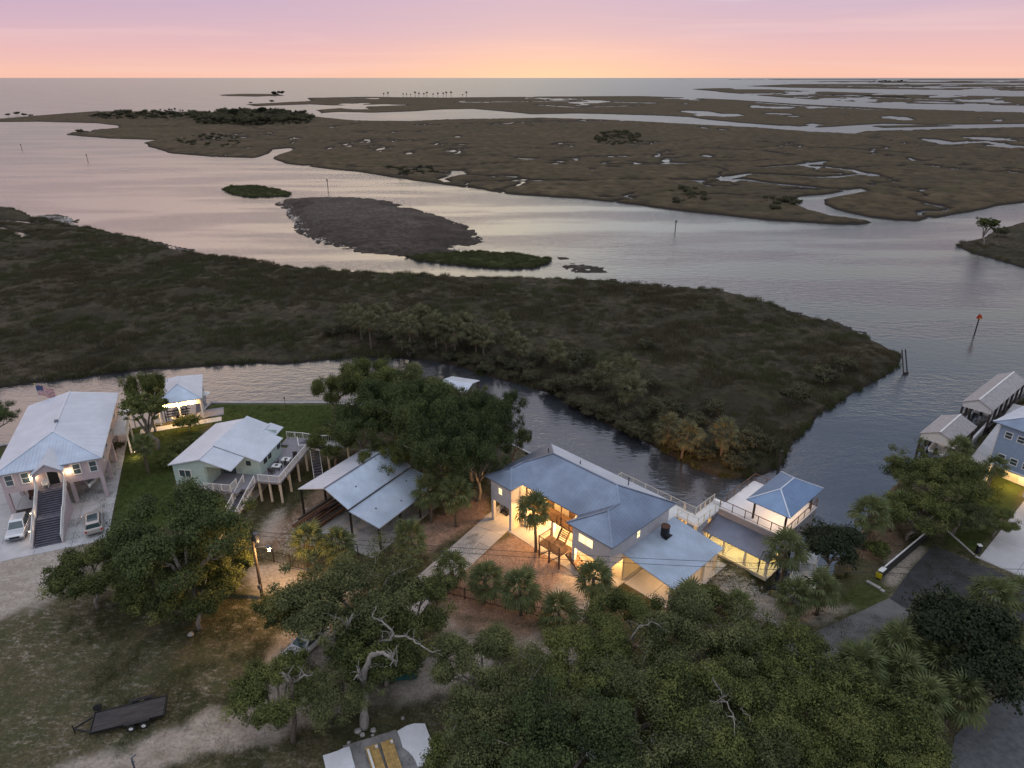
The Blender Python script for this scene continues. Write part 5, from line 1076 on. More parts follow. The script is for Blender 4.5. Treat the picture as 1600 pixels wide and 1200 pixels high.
for s in (-.6, .6): MB().tube([(s, -1, .9), (s * 2.2, -2, 4.6)], .03, 6).build('fishing_rod', white_paint, b2)
box('hardtop', hullw, b2, -.9, .9, -1.2, .9, 2.2, 2.3); 
for s in (-1, 1): MB().bar((s * .8, -1, .8), (s * .8, -1, 2.2), .06).bar((s * .8, .8, .8), (s * .8, .8, 2.2), .06).build('hardtop_frame', metal_grey, b2)

# ------------------------------------------------------------------ guard rail, kerb, bollard, poles, fences, trailer, bin
ga, gb = at(1372, 905, GZ), at(1458, 832, GZ); gd = gb - ga
gr = empty('guard_barrier', tuple(ga), math.atan2(gd.y, gd.x), 'long black barrier with white top rail and yellow end cap by the road', 'barrier'); GL = gd.length
box('panel', black, gr, 0, GL, -.15, .15, 0, .95); box('top_rail', white_paint, gr, 0, GL * .96, .02, .16, .96, 1.04); box('end_cap', yellow_m, gr, -.12, -.01, -.3, .3, .25, .85); box('end_cap', white_paint, gr, 0, 1.0, -.26, .26, 1.05, 1.1)
ka, kb = at(1478, 828, GZ), at(1522, 868, GZ); kd = kb - ka; ke = empty('kerb', tuple(ka), math.atan2(kd.y, kd.x), kind='structure')
for i in range(4): box('kerb_stone', concrete, ke, i * kd.length / 4, (i + 1) * kd.length / 4 - .04, -.1, .1, -.1, .14)
ke2a, ke2b = at(1524, 870, GZ), at(1640, 920, GZ); kd = ke2b - ke2a; ke = empty('kerb', tuple(ke2a), math.atan2(kd.y, kd.x), kind='structure')
for i in range(6): box('kerb_stone', concrete, ke, i * kd.length / 6, (i + 1) * kd.length / 6 - .04, -.15, .15, -.1, .12)
bo = empty('bollard', tuple(at(1527, 864, GZ)), 0, 'short black bollard with white cap at the drive entrance', 'bollard'); box('post', black, bo, -.18, .18, -.18, .18, 0, 1.05); box('cap', white_paint, bo, -.22, .22, -.22, .22, 1.06, 1.14)
slab_ = empty('concrete_pipe', tuple(at(1365, 915, GZ)), -.9, 'pale broken concrete piece lying beside the yellow barrier end', 'concrete piece'); box('block', rock_m, slab_, -.8, .7, -.2, .2, 0, .18, bevel=.04); box('fragment', rock_m, slab_, .8, 1.2, -.35, .05, 0, .14)
# utility pole with transformer and street lamp
up = empty('utility_pole', tuple(at(410, 934, GZ)), 0, 'wooden utility pole with transformer and glowing street lamp by the gate', 'utility pole'); PH = 8.6
m = MB(); m.tube([(0, 0, 0), (.15, 0, PH)], [.17, .12], 10); m.build('pole', wood_dark, up)
m = MB(); m.tube([(.5, 0, PH - 1.4), (.5, 0, PH - .4)], .27, 12); m.build('transformer', metal_grey, up)
m = MB(); m.tube([(.1, 0, PH - 2.2), (.9, -.1, PH - 1.9), (1.5, -.1, PH - 2.0)], .04, 6); m.build('lamp_arm', metal_grey, up); m = MB(); m.tube([(1.4, -.1, PH - 2.0), (1.9, -.1, PH - 2.0)], [.16, .2], 8); m.build('lamp_head', metal_grey, up)
m = MB(); m.tube([(1.65, -.1, PH - 2.2), (1.65, -.1, PH - 2.42)], [.16, .09], 8); m.build('lamp_bulb', bulb, up)
l = lamp(up, (1.65, -.1, PH - 2.6), 2100, (1, .56, .20), .15, False)
box('meter_box', metal_grey, up, -.15, .15, -.35, -.17, 1.4, 1.9)
p2 = empty('utility_pole', tuple(at(1588, 1010, GZ)), 0, 'dark wooden utility pole among the palms at the right edge', 'utility pole'); m = MB(); m.tube([(0, 0, 0), (0, 0, 9.4)], [.17, .12], 10); m.build('pole', wood_brown, p2); MB().bar((-.9, 0, 8.9), (.9, 0, 8.9), .12).build('crossarm', wood_brown, p2)
for i, dz in enumerate((0, .75)):
    a = Vector(up.location) + Vector((.15, 0, PH - .1 - dz * .7)); c = Vector(p2.location) + Vector((0, 0, 9.2 - dz)); pts = []
    for q in range(31): t = q / 30; p = a.lerp(c, t); p.z -= 1.0 * 4 * t * (1 - t); pts.append(p)
    m = MB(); m.tube(pts, .022, 5); o = m.build('power_line', black); tag(o, ['upper power line strung between the two wooden utility poles', 'lower power line strung between the two wooden utility poles'][i], 'cable', 'power lines between the poles')
p3 = empty('service_post', tuple(at(214, 1212, GZ)), 0, 'dark bent conduit post at the bottom left edge', 'post'); m = MB(); m.tube([(0, 0, 0), (0, 0, 1.6), (-.05, .1, 1.9), (.25, .2, 2.1)], .07, 8); m.build('conduit', metal_grey, p3); MB().tube([(0, 0, 1.6), (.3, -.1, 1.75)], .04, 6).build('hook', metal_grey, p3)
def fence(pa, pb, label, gap=.16, h=1.35, step=2.2, m_=black, name='picket_fence'):
    a, c = at(*pa, GZ), at(*pb, GZ); d = c - a; r = empty(name, tuple(a), math.atan2(d.y, d.x), label, 'fence'); n = max(1, round(d.length / step)); ln = d.length
    for k_ in range(n + 1): box('fence_post', m_, r, ln * k_ / n - .05, ln * k_ / n + .05, -.05, .05, 0, h + .15)
    for z in (.2, h - .1): box('rail', m_, r, 0, ln, -.02, .02, z - .025, z + .025)
    mm = MB(); x = gap
    while x < ln: mm.box(x - .012, x + .012, -.012, .012, .1, h); x += gap
    mm.build('picket', m_, r, kind='stuff'); return r
fence((696, 928), (856, 968), 'black picket fence along the front of the lit yard under three palms'); fence((640, 936), (660, 932), 'short black gate at the foot of the driveway', step=1.6)
fence((402, 872), (482, 893), 'dark timber and wire gate beside the utility pole', .4, 1.6, 2.0, wood_dark, 'farm_gate'); fence((482, 893), (560, 870), 'dark wire fence running from the gate toward the shed', .4, 1.4, 2.4, wood_dark)
# trailer
ta, tb_ = at(150, 1128, GZ), at(268, 1104, GZ); td_ = tb_ - ta
tr = empty('flatbed_trailer', tuple(at(205, 1124, GZ)), math.atan2(td_.y, td_.x) + .06, 'empty dark flatbed utility trailer parked on the grass', 'trailer')
for k_ in range(9): box('plank', mat('weathered_plank', (.06, .055, .055), .9, 0, .25, 2, bump=.3, stretch=(.3, 3, 1)), tr, -2.7, 2.7, -1.0 + k_ * .222, -1.0 + k_ * .222 + .205, .62, .67)
MB().box(-2.75, 2.75, -1.08, -1.0, .5, .72).box(-2.75, 2.75, 1.0, 1.08, .5, .72).box(-2.83, -2.75, -1.08, 1.08, .5, .72).box(2.75, 2.83, -1.08, 1.08, .5, .72).build('frame', black, tr)
MB().bar((-2.8, -.8, .55), (-4.2, 0, .5), .12).bar((-2.8, .8, .55), (-4.2, 0, .5), .12).build('drawbar', black, tr); MB().tube([(-4.2, 0, 0), (-4.2, 0, .9)], .05, 8).build('jack', black, tr)
for s in (-1, 1):
    box('mudguard', black, tr, -.2, 1.7, s * 1.25 - .14, s * 1.25 + .14, .78, .84)
    for x in (.25, 1.2): m = MB(); m.tube([(x, s * 1.15, .34), (x, s * 1.37, .34)], .34, 14); wh = m.build('wheel', rubber, tr); m = MB(); m.tube([(x, s * 1.375, .34), (x, s * 1.39, .34)], .17, 10); m.build('rim', white_paint, wh)
m = MB(); m.tube([(-2.6, 1.25, .9), (-2.6, 1.45, .9)], .34, 14); m.build('spare_wheel', rubber, tr)
dm = empty('skip_container', tuple(at(607, 1052, GZ)), .12, 'long dark teal skip container half hidden under the oak', 'skip'); 
MB().box(-2.6, 2.6, -1, -.9, .15, 1.3).box(-2.6, 2.6, .9, 1, .15, 1.3).box(-2.6, -2.5, -.9, .9, .15, 1.3).box(2.5, 2.6, -.9, .9, .15, 1.3).box(-2.6, 2.6, -1, 1, .05, .15).build('shell', teal, dm); box('rim', teal, dm, -2.65, 2.65, -1.08, -.88, 1.31, 1.4)
for k_ in range(7): box('rib', teal, dm, -2.3 + k_ * .76, -2.2 + k_ * .76, -1.08, -1.01, .15, 1.3)
# tan board stacks and posts at the bottom
for i, (pt, pb_, lab) in enumerate((((580, 1166), (596, 1215), 'tan timber panel at the bottom, left one with the white post'), ((604, 1158), (622, 1215), 'tan timber panel at the bottom, right one')) ):
    a, c = at(*pt, GZ + .3), at(*pb_, GZ + .3); d = c - a; q = empty('plank_platform', (a.x, a.y, GZ + .12), math.atan2(d.y, d.x), lab, 'timber panel', 'tan timber panels on the broken pad'); Lq_ = d.length + 1
    for k_ in range(5): box('plank', wood_tan, q, 0, Lq_, -.5 + k_ * .2, -.5 + k_ * .2 + .19, .2, .26)
    for x in (.2, 1.6, 3): box('bearer', wood_tan, q, x, x + .12, -.5, .5, 0, .19)
    box('cap_block', white_paint, q, .25, .45, .25 - i * .0, .45, .27, .42)
    if i == 0: box('white_post', white_paint, q, .3, Lq_, -.42, -.26, .27, .42)
q = empty('plank', tuple(at(940, 1190, GZ + .2)), 0.0, 'tan plank leaning out from under the big oak canopy', 'plank'); q.rotation_euler.z = -1.1; box('board', wood_tan, q, -2, 2, -.22, .22, 0, .1); box('board_end', wood_brown, q, 2.01, 2.1, -.22, .22, 0, .1)
q = empty('red_canopy', tuple(at(1135, 1170, GZ)), .3, 'small dark red fabric canopy showing through the oak leaves', 'canopy'); box('frame', black, q, -.7, .7, -.7, .7, 1.6, 1.66); box('fabric', red, q, -.8, .8, -.8, .8, 1.68, 1.8, bevel=.05)
for s in (-1, 1): box('leg', black, q, s * .6 - .03, s * .6 + .03, -.6, -.54, 0, 1.6); box('leg', black, q, s * .6 - .03, s * .6 + .03, .54, .6, 0, 1.6)
for i, (x, y, s) in enumerate(((559, 1142, .28), (566, 1148, .22), (583, 1141, .25), (582, 1149, .14), (545, 1160, .16), (629, 1122, .15), (298, 991, .3))):
    bm = bmesh.new(); bmesh.ops.create_icosphere(bm, subdivisions=2, radius=s); g = random.Random(i)
    for v in bm.verts: v.co *= 1 + g.uniform(-.22, .22); v.co.z *= .7
    me = bpy.data.meshes.new('rock'); bm.to_mesh(me); bm.free(); o = link('rock', me, rock_m, None, tuple(at(x, y, GZ + s * .4)))
    tag(o, ['pinkish grey rock left of the bare trunk foot, largest', 'small pale rock just left of the bare trunk foot', 'pale rock right of the bare trunk foot', 'tiny rock below the one right of the trunk foot', 'small rock above the left concrete pad', 'small pale rock in the leaf litter above the right pad', 'white rock under the large left oak'][i], 'rock', 'loose rocks on the ground')

# channel markers
def marker(px, py, h, label, kind='plain'):
    r = empty('channel_marker', tuple(at(px, py, 0)), .1, label, 'channel marker', 'channel markers in the river'); w = .16 if py < 400 else .14
    m = MB(); m.tube([(0, 0, -1), (0, 0, h)], w, 8); m.build('pile', wood_dark, r)
    if kind == 'red':
        for s in (-1, 1): m = MB(); m.add([(-.6, s * .2, h - .2), (.6, s * .2, h - .2), (0, s * .2, h + .9), (-.6, s * .26, h - .2), (.6, s * .26, h - .2), (0, s * .26, h + .9)], [(0, 1, 2), (5, 4, 3), (0, 3, 4, 1), (1, 4, 5, 2), (2, 5, 3, 0)]); m.build('dayboard', red, r)
        box('reflector', yellow_m, r, -.3, .3, -.29, -.27, h - .1, h); box('lamp', black, r, -.1, .1, -.1, .1, h + .0, h + .35)
    else: box('dayboard', wood_dark, r, -.35 if py < 400 else -.2, .35 if py < 400 else .2, -.22, -.17, h - .7, h)
marker(35, 236, 5.0, 'farthest left channel marker in the pink water'); marker(138, 255, 5.5, 'thin channel marker left of the upper grassy island'); marker(513, 300, 6, 'dark channel marker above the mud island'); marker(1055, 360, 3.6, 'dark channel marker near the far bank with thin wake')
marker(1523, 521, 3.6, 'channel marker with red triangle boards', 'red')
r = empty('piling_pair', tuple(at(1417, 585, 0)), .3, 'two thin leaning pilings off the marsh tip', 'piling'); 
for s in (0, 1): m = MB(); m.tube([(s * .9 - .4, 0, -1), (s * .8 - .2, 2.2, 4.2)], .12, 8); m.build('pile', wood_dark, r)
MB().bar((-.45, 0.3, .2), (.55, .3, .2), .3).build('brace', wood_dark, r)
r = empty('piling_pair', tuple(at(1216, 735, 0)), 0, 'dark piling at the end of the near marsh by the canal mouth', 'piling'); m = MB(); m.tube([(0, 0, -1), (0, 0, 3.2)], .2, 8); m.build('pile', wood_dark, r)

# person at the boathouse post: one continuous skinned body
def person(loc, rz, label):
    r = empty('person', loc, rz, label, 'person')
    J = {'pel': (0, 0, .95), 'wa': (0, .01, 1.12), 'ch': (0, 0, 1.34), 'nk': (0, -.01, 1.50), 'hd': (0, -.03, 1.60), 'tp': (0, -.03, 1.72)}
    V = [(0, 0, .95), (0, .01, 1.12), (0, 0, 1.36), (0, -.01, 1.50), (0, -.03, 1.60), (0, -.02, 1.73)]; Rr = [(.14, .11), (.125, .10), (.16, .11), (.055, .055), (.085, .095), (.07, .08)]; E = [(0, 1), (1, 2), (2, 3), (3, 4), (4, 5)]
    for s in (-1, 1):
        k = len(V); V += [(s * .09, 0, .86), (s * .10, -.03 + .02 * s, .48), (s * .11, .03, .09), (s * .12, -.14, .04)]; Rr += [(.085, .09), (.055, .06), (.04, .045), (.035, .03)]; E += [(0, k), (k, k + 1), (k + 1, k + 2), (k + 2, k + 3)]
        k = len(V); V += [(s * .19, 0, 1.40), (s * .24, .02, 1.12), (s * .20, -.16, .95), (s * .19, -.21, .90)]; Rr += [(.05, .05), (.04, .04), (.028, .03), (.03, .018)]; E += [(2, k), (k, k + 1), (k + 1, k + 2), (k + 2, k + 3)]
        for f in range(5):
            q = len(V); a = (f - 2) * .012; ln = (.05, .07, .075, .07, .055)[f]; x0 = s * .19
            if f == 0: V += [(x0 - s * .03, -.215, .885), (x0 - s * .045, -.235, .86)]
            else: V += [(x0 + a, -.235, .875), (x0 + a, -.24, .875 - ln)]
            Rr += [(.009, .009), (.007, .007)]; E += [(k + 3, q), (q, q + 1)]
    me = bpy.data.meshes.new('body'); me.from_pydata(V, E, []); o = link('body', me, cloth_dark, r); o.modifiers.new('skin', 'SKIN')
    for i, v in enumerate(me.skin_vertices[0].data): v.radius = Rr[i]; v.use_root = (i == 0)
    o.modifiers.new('sub', 'SUBSURF').levels = 1; o.modifiers['sub'].render_levels = 1
    h = MB(); rings = [(.0, .0), (.05, .075), (.1, .093), (.16, .098), (.2, .085), (.235, .04)]
    bm = bmesh.new(); bmesh.ops.create_uvsphere(bm, u_segments=14, v_segments=10, radius=.1)
    for v in bm.verts:
        v.co.z *= 1.25; v.co.y *= 1.05
        if v.co.z < -.05: v.co.x *= .78
    me2 = bpy.data.meshes.new('head'); bm.to_mesh(me2); bm.free(); hd = link('head', me2, skin, r, (0, -.03, 1.65)); m = MB(); m.add([(-.015, -.10, 0), (.015, -.10, 0), (0, -.13, -.02), (0, -.10, .03)], [(0, 1, 2), (0, 2, 3), (1, 3, 2)]); m.build('nose', skin, hd)
    for s in (-1, 1): box('eye', black, hd, s * .035 - .012, s * .035 + .012, -.104, -.096, .008, .02); box('ear', skin, hd, s * .1 - .01, s * .1 + .01, -.015, .02, -.02, .03)
    bm = bmesh.new(); bmesh.ops.create_uvsphere(bm, u_segments=14, v_segments=10, radius=.11)
    for v in bm.verts:
        v.co.z = max(v.co.z * 1.25, -.02) + .01; v.co.y = v.co.y * 1.02 + .015
    me3 = bpy.data.meshes.new('hair'); bm.to_mesh(me3); bm.free(); link('hair', me3, hair_m, r, (0, -.03, 1.655))
    return r
person(wl(MAINF, 28.2, 14.85, PZ + .01), MAINF[2] - 1.2, 'person in dark clothes standing beside the right patio post of the boathouse')

# ------------------------------------------------------------------ trees
def leaves(centres, radii, tints, nper, size, g, flat=.7):
    """leaf faces spread in clumps: returns verts, faces, tints"""
    C_ = np.repeat(centres, nper, 0); Rr_ = np.repeat(radii, nper); T = np.repeat(tints, nper); n = len(C_)
    d = g.normal(size=(n, 3)); d /= np.linalg.norm(d, axis=1)[:, None]; rr = g.random(n) ** .6 * 1.18
    P = C_ + d * (rr * Rr_)[:, None] * np.array([1, 1, flat]); P[:, 2] += .12 * Rr_
    nrm = d * .7 + g.normal(size=(n, 3)) * .5 + np.array([0, 0, .55]); nrm /= np.linalg.norm(nrm, axis=1)[:, None]
    a = np.cross(nrm, g.normal(size=(n, 3))); a /= np.linalg.norm(a, axis=1)[:, None]; b = np.cross(nrm, a)
    s = size * (.6 + .8 * g.random(n)); a *= s[:, None]; b *= (s * .6)[:, None]
    V = np.stack([P - a, P + b, P + a, P - b], 1).reshape(-1, 3)
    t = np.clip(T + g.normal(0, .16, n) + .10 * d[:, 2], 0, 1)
    return V, np.arange(n * 4).reshape(-1, 4), np.repeat(t, 4)
def branch_tree(g, rad, H, fork, nlimb, gnarl=.35):
    """limb paths for an oak: list of (points, radii); and tips"""
    limbs = []; tips = []; tr = .028 * H + .012 * rad
    tp = [(0, 0, -.2), (g.normal(0, .15), g.normal(0, .15), fork * .5), (g.normal(0, .3), g.normal(0, .3), fork)]
    limbs.append((tp, [tr * 1.25, tr * .9, tr * .8]))
    for k in range(nlimb):
        th = 2 * pi * (k + g.random() * .6) / nlimb; reach = rad * (.55 + .4 * g.random()); up = H * (.62 + .3 * g.random())
        p = np.array(tp[-1], float); e = np.array([cos(th) * reach, sin(th) * reach, up]); pts = [p]
        for q in range(1, 6):
            t = q / 5; b = p + (e - p) * np.array([t, t, t ** .75]); b = b + g.normal(0, gnarl * rad * .1, 3) * (t < 1); pts.append(b)
        rr = [tr * .6 * (1 - .8 * q / 5) for q in range(6)]; limbs.append((pts, rr)); tips.append(pts[-1]); tips.append(pts[-2])
        for j in range(3):
            b0 = np.array(pts[2 + j]); dth = th + g.normal(0, .8); l = rad * (.25 + .25 * g.random()); e2 = b0 + np.array([cos(dth) * l, sin(dth) * l, l * (.3 + .4 * g.random())])
            m_ = (b0 + e2) / 2 + g.normal(0, .15, 3); limbs.append(([b0, m_, e2], [rr[2 + j] * .7, rr[2 + j] * .45, .03])); tips.append(e2)
    return limbs, tips
TREES = {}
def oak_data(key, rad, H, nclump, nper, seed, size=.15, lo=.38, gap=.0, mleaf=None, nlimb=6, rc=.115):
    g = np.random.default_rng(seed); limbs, tips = branch_tree(g, rad, H, H * .28, nlimb)
    # crown: several overlapping lobes, clumps on their shells
    nl = 9; lobes = []
    for k in range(nl):
        th = 2 * pi * k / nl + g.normal(0, .3); r_ = rad * (.5 + .2 * g.random()) * (0 if k == 0 else 1); lobes.append((r_ * cos(th), r_ * sin(th), H * (.60 + .24 * g.random() + (.08 if k == 0 else 0)), rad * (.26 + .16 * g.random())))
    C_ = []; T = []
    while len(C_) < nclump:
        lx, ly, lz, lr = lobes[g.integers(nl)]; d = g.normal(size=3); d /= np.linalg.norm(d); d[2] = d[2] if d[2] > -.35 else -d[2]
        rr = lr * (.62 + .42 * g.random()); p = np.array([lx, ly, lz]) + d * rr * np.array([1.12, 1.12, .62])
        if p[2] < H * lo: continue
        if fbm(np.array([p[0] / (rad * .22) + seed * 9]), np.array([p[1] / (rad * .22) + p[2] * .35]), 2, seed)[0] < gap: continue
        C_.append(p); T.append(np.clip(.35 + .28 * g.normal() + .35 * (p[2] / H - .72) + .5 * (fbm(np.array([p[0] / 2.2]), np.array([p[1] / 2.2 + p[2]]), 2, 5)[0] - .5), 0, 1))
    C_ = np.array(C_); C_ = np.concatenate([C_, np.array(tips)]); T = np.concatenate([T, np.full(len(tips), .4)])
    V, F, t = leaves(C_, rad * rc * (.6 + .9 * g.random(len(C_))), T, nper, size, g, .72)
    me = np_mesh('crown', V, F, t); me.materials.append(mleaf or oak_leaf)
    m = MB()
    for p, r_ in limbs: m.tube([tuple(q) for q in p], list(r_), 7)
    tm = bpy.data.meshes.new('trunk'); tm.from_pydata(m.v, [], m.f); tm.polygons.foreach_set('use_smooth', [True] * len(tm.polygons)); tm.materials.append(bark)
    TREES[key] = (me, tm, rad, H)
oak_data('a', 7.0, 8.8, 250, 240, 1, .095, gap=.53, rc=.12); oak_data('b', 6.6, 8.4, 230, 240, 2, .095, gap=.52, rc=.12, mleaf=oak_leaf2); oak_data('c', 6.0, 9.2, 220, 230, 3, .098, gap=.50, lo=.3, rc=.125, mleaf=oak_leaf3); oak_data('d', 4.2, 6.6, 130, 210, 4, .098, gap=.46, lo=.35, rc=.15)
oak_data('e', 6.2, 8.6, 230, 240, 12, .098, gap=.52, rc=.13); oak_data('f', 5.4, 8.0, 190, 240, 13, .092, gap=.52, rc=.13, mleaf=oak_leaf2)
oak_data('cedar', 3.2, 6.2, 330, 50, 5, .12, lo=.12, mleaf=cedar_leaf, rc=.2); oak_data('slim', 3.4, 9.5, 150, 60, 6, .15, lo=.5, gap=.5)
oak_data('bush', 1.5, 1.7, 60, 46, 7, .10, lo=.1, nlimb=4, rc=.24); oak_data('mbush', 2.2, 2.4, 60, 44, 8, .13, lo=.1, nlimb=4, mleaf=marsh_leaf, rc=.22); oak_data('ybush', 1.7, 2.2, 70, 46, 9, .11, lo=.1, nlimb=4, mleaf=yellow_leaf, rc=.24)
def tree(key, px, py, scale, label, name='oak_tree', rz=None, cat='tree', z0=GZ, group=None, frac=.68, sz=None):
    """crown centre is seen at (px,py)"""
    me, tm, rad, H = TREES[key]; zc = z0 + H * frac * (sz or scale); p = at(px, py, zc); r = empty(name, (p.x, p.y, z0), random.uniform(0, 6.28) if rz is None else rz, label, cat, group)
    s = (scale, scale, sz or scale); link('crown', me, None, r, scale=s); link('trunk', tm, None, r, scale=s); return r
def bare(root, pts, rad, m=deadwood, name='dead_limb'):
    g = random.Random(int(abs(pts[-1][0]) * 100) + len(pts)); P_ = [Vector(p) for p in pts]; Q = []; K = []
    for i in range(len(P_) - 1):
        for k in range(3): t = k / 3; Q.append(P_[i].lerp(P_[i + 1], t) + Vector([g.gauss(0, .07 if (k or i) else 0) for _ in range(3)])); K.append((rad[i] * (1 - t) + rad[i + 1] * t) * g.uniform(.75, 1.0) * .85)
    Q.append(P_[-1]); K.append(.015); mm = MB(); mm.tube(Q, K, 8)
    if name != 'twig':
        for k in range(2, len(Q) - 1):
            if K[k] < .16 and g.random() < .8:
                d = Vector((g.gauss(0, .5), g.gauss(0, .4), g.uniform(.1, .6))) * 1.1; mm.tube([Q[k], Q[k] + d * .5 + Vector((0, 0, .1)), Q[k] + d], [K[k] * .5, K[k] * .3, .012], 5)
    return mm.build(name, m, root, True)
tree('c', 283, 848, 1.15, 'large dark live oak in front of the mint house, left of centre', rz=.4, sz=1.35); tree('d', 300, 930, .95, 'low dark oak lobe at the foot of the large left oak'); tree('d', 238, 915, .85, 'lower left skirt of the large left oak'); tree('f', 330, 860, .72, 'right hand crown of the large left oak, nearest the utility pole', sz=.95); tree('d', 345, 890, .8, 'smaller oak crown merging with the right side of the large left oak')
tree('d', 137, 898, .95, 'airy young oak at the edge of the pale sandy drive, far left'); tree('d', 215, 890, .8, 'low oak between the young left oak and the large left oak')
o = tree('b', 552, 925, 1.02, 'broad live oak with bleached bare limbs above the white car', rz=1.0); o2 = tree('d', 640, 950, .95, 'right lobe oak beside the lane below the driveway'); tree('d', 462, 950, .8, 'leafy oak lobe just right of the utility pole'); tree('d', 598, 1012, 1.0, 'dark lower oak lobe hanging over the teal skip container')
P0 = at(545, 1010, GZ); q = lambda px, py, z: at(px, py, z)
dl = empty('dead_oak', tuple(at(545, 1018, GZ)), 0, 'bleached bare oak limbs rising through the leaves above the white car', 'dead tree')
def relpts(o_, L_): return [tuple(at(*p) - o_.location) for p in L_]
bare(dl, [(0, 0, 0)] + relpts(dl, [(536, 1000, 4), (525, 1000, 6.2), (500, 990, 7.5), (488, 985, 8)]), [.35, .3, .24, .16, .08]); bare(dl, relpts(dl, [(541, 1005, 4.5), (540, 985, 7), (543, 975, 8.5), (552, 958, 9.6)]), [.3, .24, .18, .06]); bare(dl, relpts(dl, [(541, 985, 7), (537, 975, 8.3), (527, 966, 9.2)]), [.2, .15, .06])
bare(dl, relpts(dl, [(545, 1012, 2), (575, 1010, 5), (610, 1000, 8), (616, 990, 8.6), (605, 978, 9.2), (592, 968, 9.6), (582, 965, 9.8), (588, 945, 10.2)]), [.3, .22, .15, .13, .11, .1, .08, .04]); bare(dl, relpts(dl, [(616, 994, 8.5), (642, 997, 8.4), (655, 1008, 8.2), (672, 1018, 8), (690, 1016, 8)]), [.12, .1, .09, .07, .03])
bare(dl, relpts(dl, [(525, 1000, 6.2), (521, 975, 8), (525, 958, 9.4)]), [.16, .1, .04])
dt = empty('dead_oak', tuple(at(569, 1138, GZ)), 0, 'bare bleached oak trunk curving over to the right, lower left of centre', 'dead tree')
bare(dt, [(0, 0, -.1)] + relpts(dt, [(570, 1095, 3.2), (566, 1060, 5.8), (575, 1035, 7.6), (584, 1020, 8.8), (600, 1020, 9.0), (612, 1026, 8.9), (620, 1034, 8.7), (620, 1042, 8.4)]), [.52, .42, .36, .32, .28, .2, .14, .1, .04], name='trunk')
bare(dt, relpts(dt, [(568, 1062, 5.8), (558, 1056, 6.6), (552, 1062, 6.8)]), [.22, .12, .03]); bare(dt, relpts(dt, [(568, 1055, 6.2), (560, 1048, 7), (556, 1040, 7.4)]), [.2, .1, .03]); bare(dt, relpts(dt, [(605, 1022, 9), (614, 1032, 8.8), (612, 1042, 8.6)]), [.12, .08, .03]); bare(dt, relpts(dt, [(573, 1046, 6.9), (590, 1040, 7.3), (606, 1041, 7.4)]), [.12, .08, .03])
tree('b', 525, 1065, .62, 'leafy oak just left of the bare curved trunk', rz=2.2); o3 = tree('d', 425, 1085, .85, 'small oak with a snapped grey top above the sandy lane'); 
dt2 = empty('dead_oak', tuple(at(458, 1160, GZ)), 0, 'thin dark trunk with grey snapped branches beside the sandy lane', 'dead tree'); bare(dt2, [(0, 0, -.1)] + relpts(dt2, [(458, 1110, 4), (457, 1070, 6.6), (450, 1060, 7.4)]), [.3, .26, .2, .1], palm_bark, 'trunk')
for L_ in ([(457, 1068, 6.6), (450, 1052, 7.8), (460, 1040, 8.4)], [(457, 1066, 6.8), (475, 1056, 7.4), (490, 1050, 7.8)], [(454, 1066, 6.8), (444, 1054, 7.6), (440, 1056, 7.9)]): bare(dt2, relpts(dt2, L_), [.14, .09, .03])
# the big canopy along the bottom
BIG = [('f', 745, 1045, .80, 'oak at the left tip of the big bottom canopy, beside the sandy lane'), ('b', 795, 1125, .88, 'oak beside the broken pad, lower left of the big canopy'), ('a', 890, 1065, .78, 'yellow green oak in the upper middle of the big bottom canopy'),
       ('e', 985, 985, .72, 'oak in front of the carport with lit leaves behind it'), ('f', 1095, 1000, .98, 'oak below the carport, top of the big canopy right of centre'), ('a', 1200, 1030, .78, 'rounded oak at the upper right of the big bottom canopy'), ('b', 1005, 1110, .86, 'grey green oak shading the white suv at the bottom'),
       ('e', 1130, 1125, .90, 'oak over the small red canopy at the bottom'), ('a', 1265, 1115, .80, 'pale green oak in the lower right of the big canopy'), ('c', 885, 1190, .95, 'dark oak over the tan plank at the bottom edge'), ('f', 1060, 1210, .95, 'oak at the bottom edge right of the tan plank'), ('b', 1215, 1205, .85, 'oak at the bottom edge, right end of the canopy'),
       ('d', 1360, 1120, 1.05, 'smaller oak at the lower right of the big canopy'), ('e', 1390, 1195, .7, 'oak lobe at the bottom beside the gravel yard'), ('d', 735, 1180, .8, 'small oak lobe overhanging the right concrete pad'), ('c', 1330, 1190, .6, 'dark oak lobe low in the big canopy near the bottom edge')]
for i, (k_, x, y, s, lab) in enumerate(BIG): tree(k_, x, y, s, lab, rz=i * 1.7, group=None)
for i, L_ in enumerate(([(1115, 1065, 8), (1110, 1050, 8.6), (1122, 1075, 8.8), (1135, 1090, 8.6), (1142, 1075, 9)], [(1100, 1120, 7), (1115, 1098, 8), (1135, 1098, 8.6), (1150, 1125, 9), (1148, 1150, 8.8)], [(1150, 1090, 6), (1158, 1105, 8), (1172, 1128, 8.5)], [(985, 1000, 7), (1000, 980, 8.2), (1020, 972, 8.8), (1045, 985, 8.6)], [(745, 1130, 6), (755, 1110, 7.6), (765, 1098, 8)])):
    p = at(L_[0][0], L_[0][1], GZ); r = empty('dead_branch', tuple(p), 0, ['pale forked dead branch in the upper right of the big canopy', 'pale dead branch hooked over the small red canopy', 'grey dead branch just right of the hooked one', 'grey bare branch in the oak before the carport', 'thin pale bare branch at the left of the big canopy'][i], 'branch')
    bare(r, [tuple(at(*w_) - p) for w_ in L_], [.09, .08, .065, .05, .02][:len(L_)] if len(L_) > 3 else [.09, .06, .02], name='limb')
    for k_ in range(1, len(L_) - 1): b0 = at(*L_[k_]) - p; bare(r, [tuple(b0), tuple(b0 + Vector((random.uniform(-.9, .9), random.uniform(-.5, .5), .7)))], [.06, .015], name='twig')
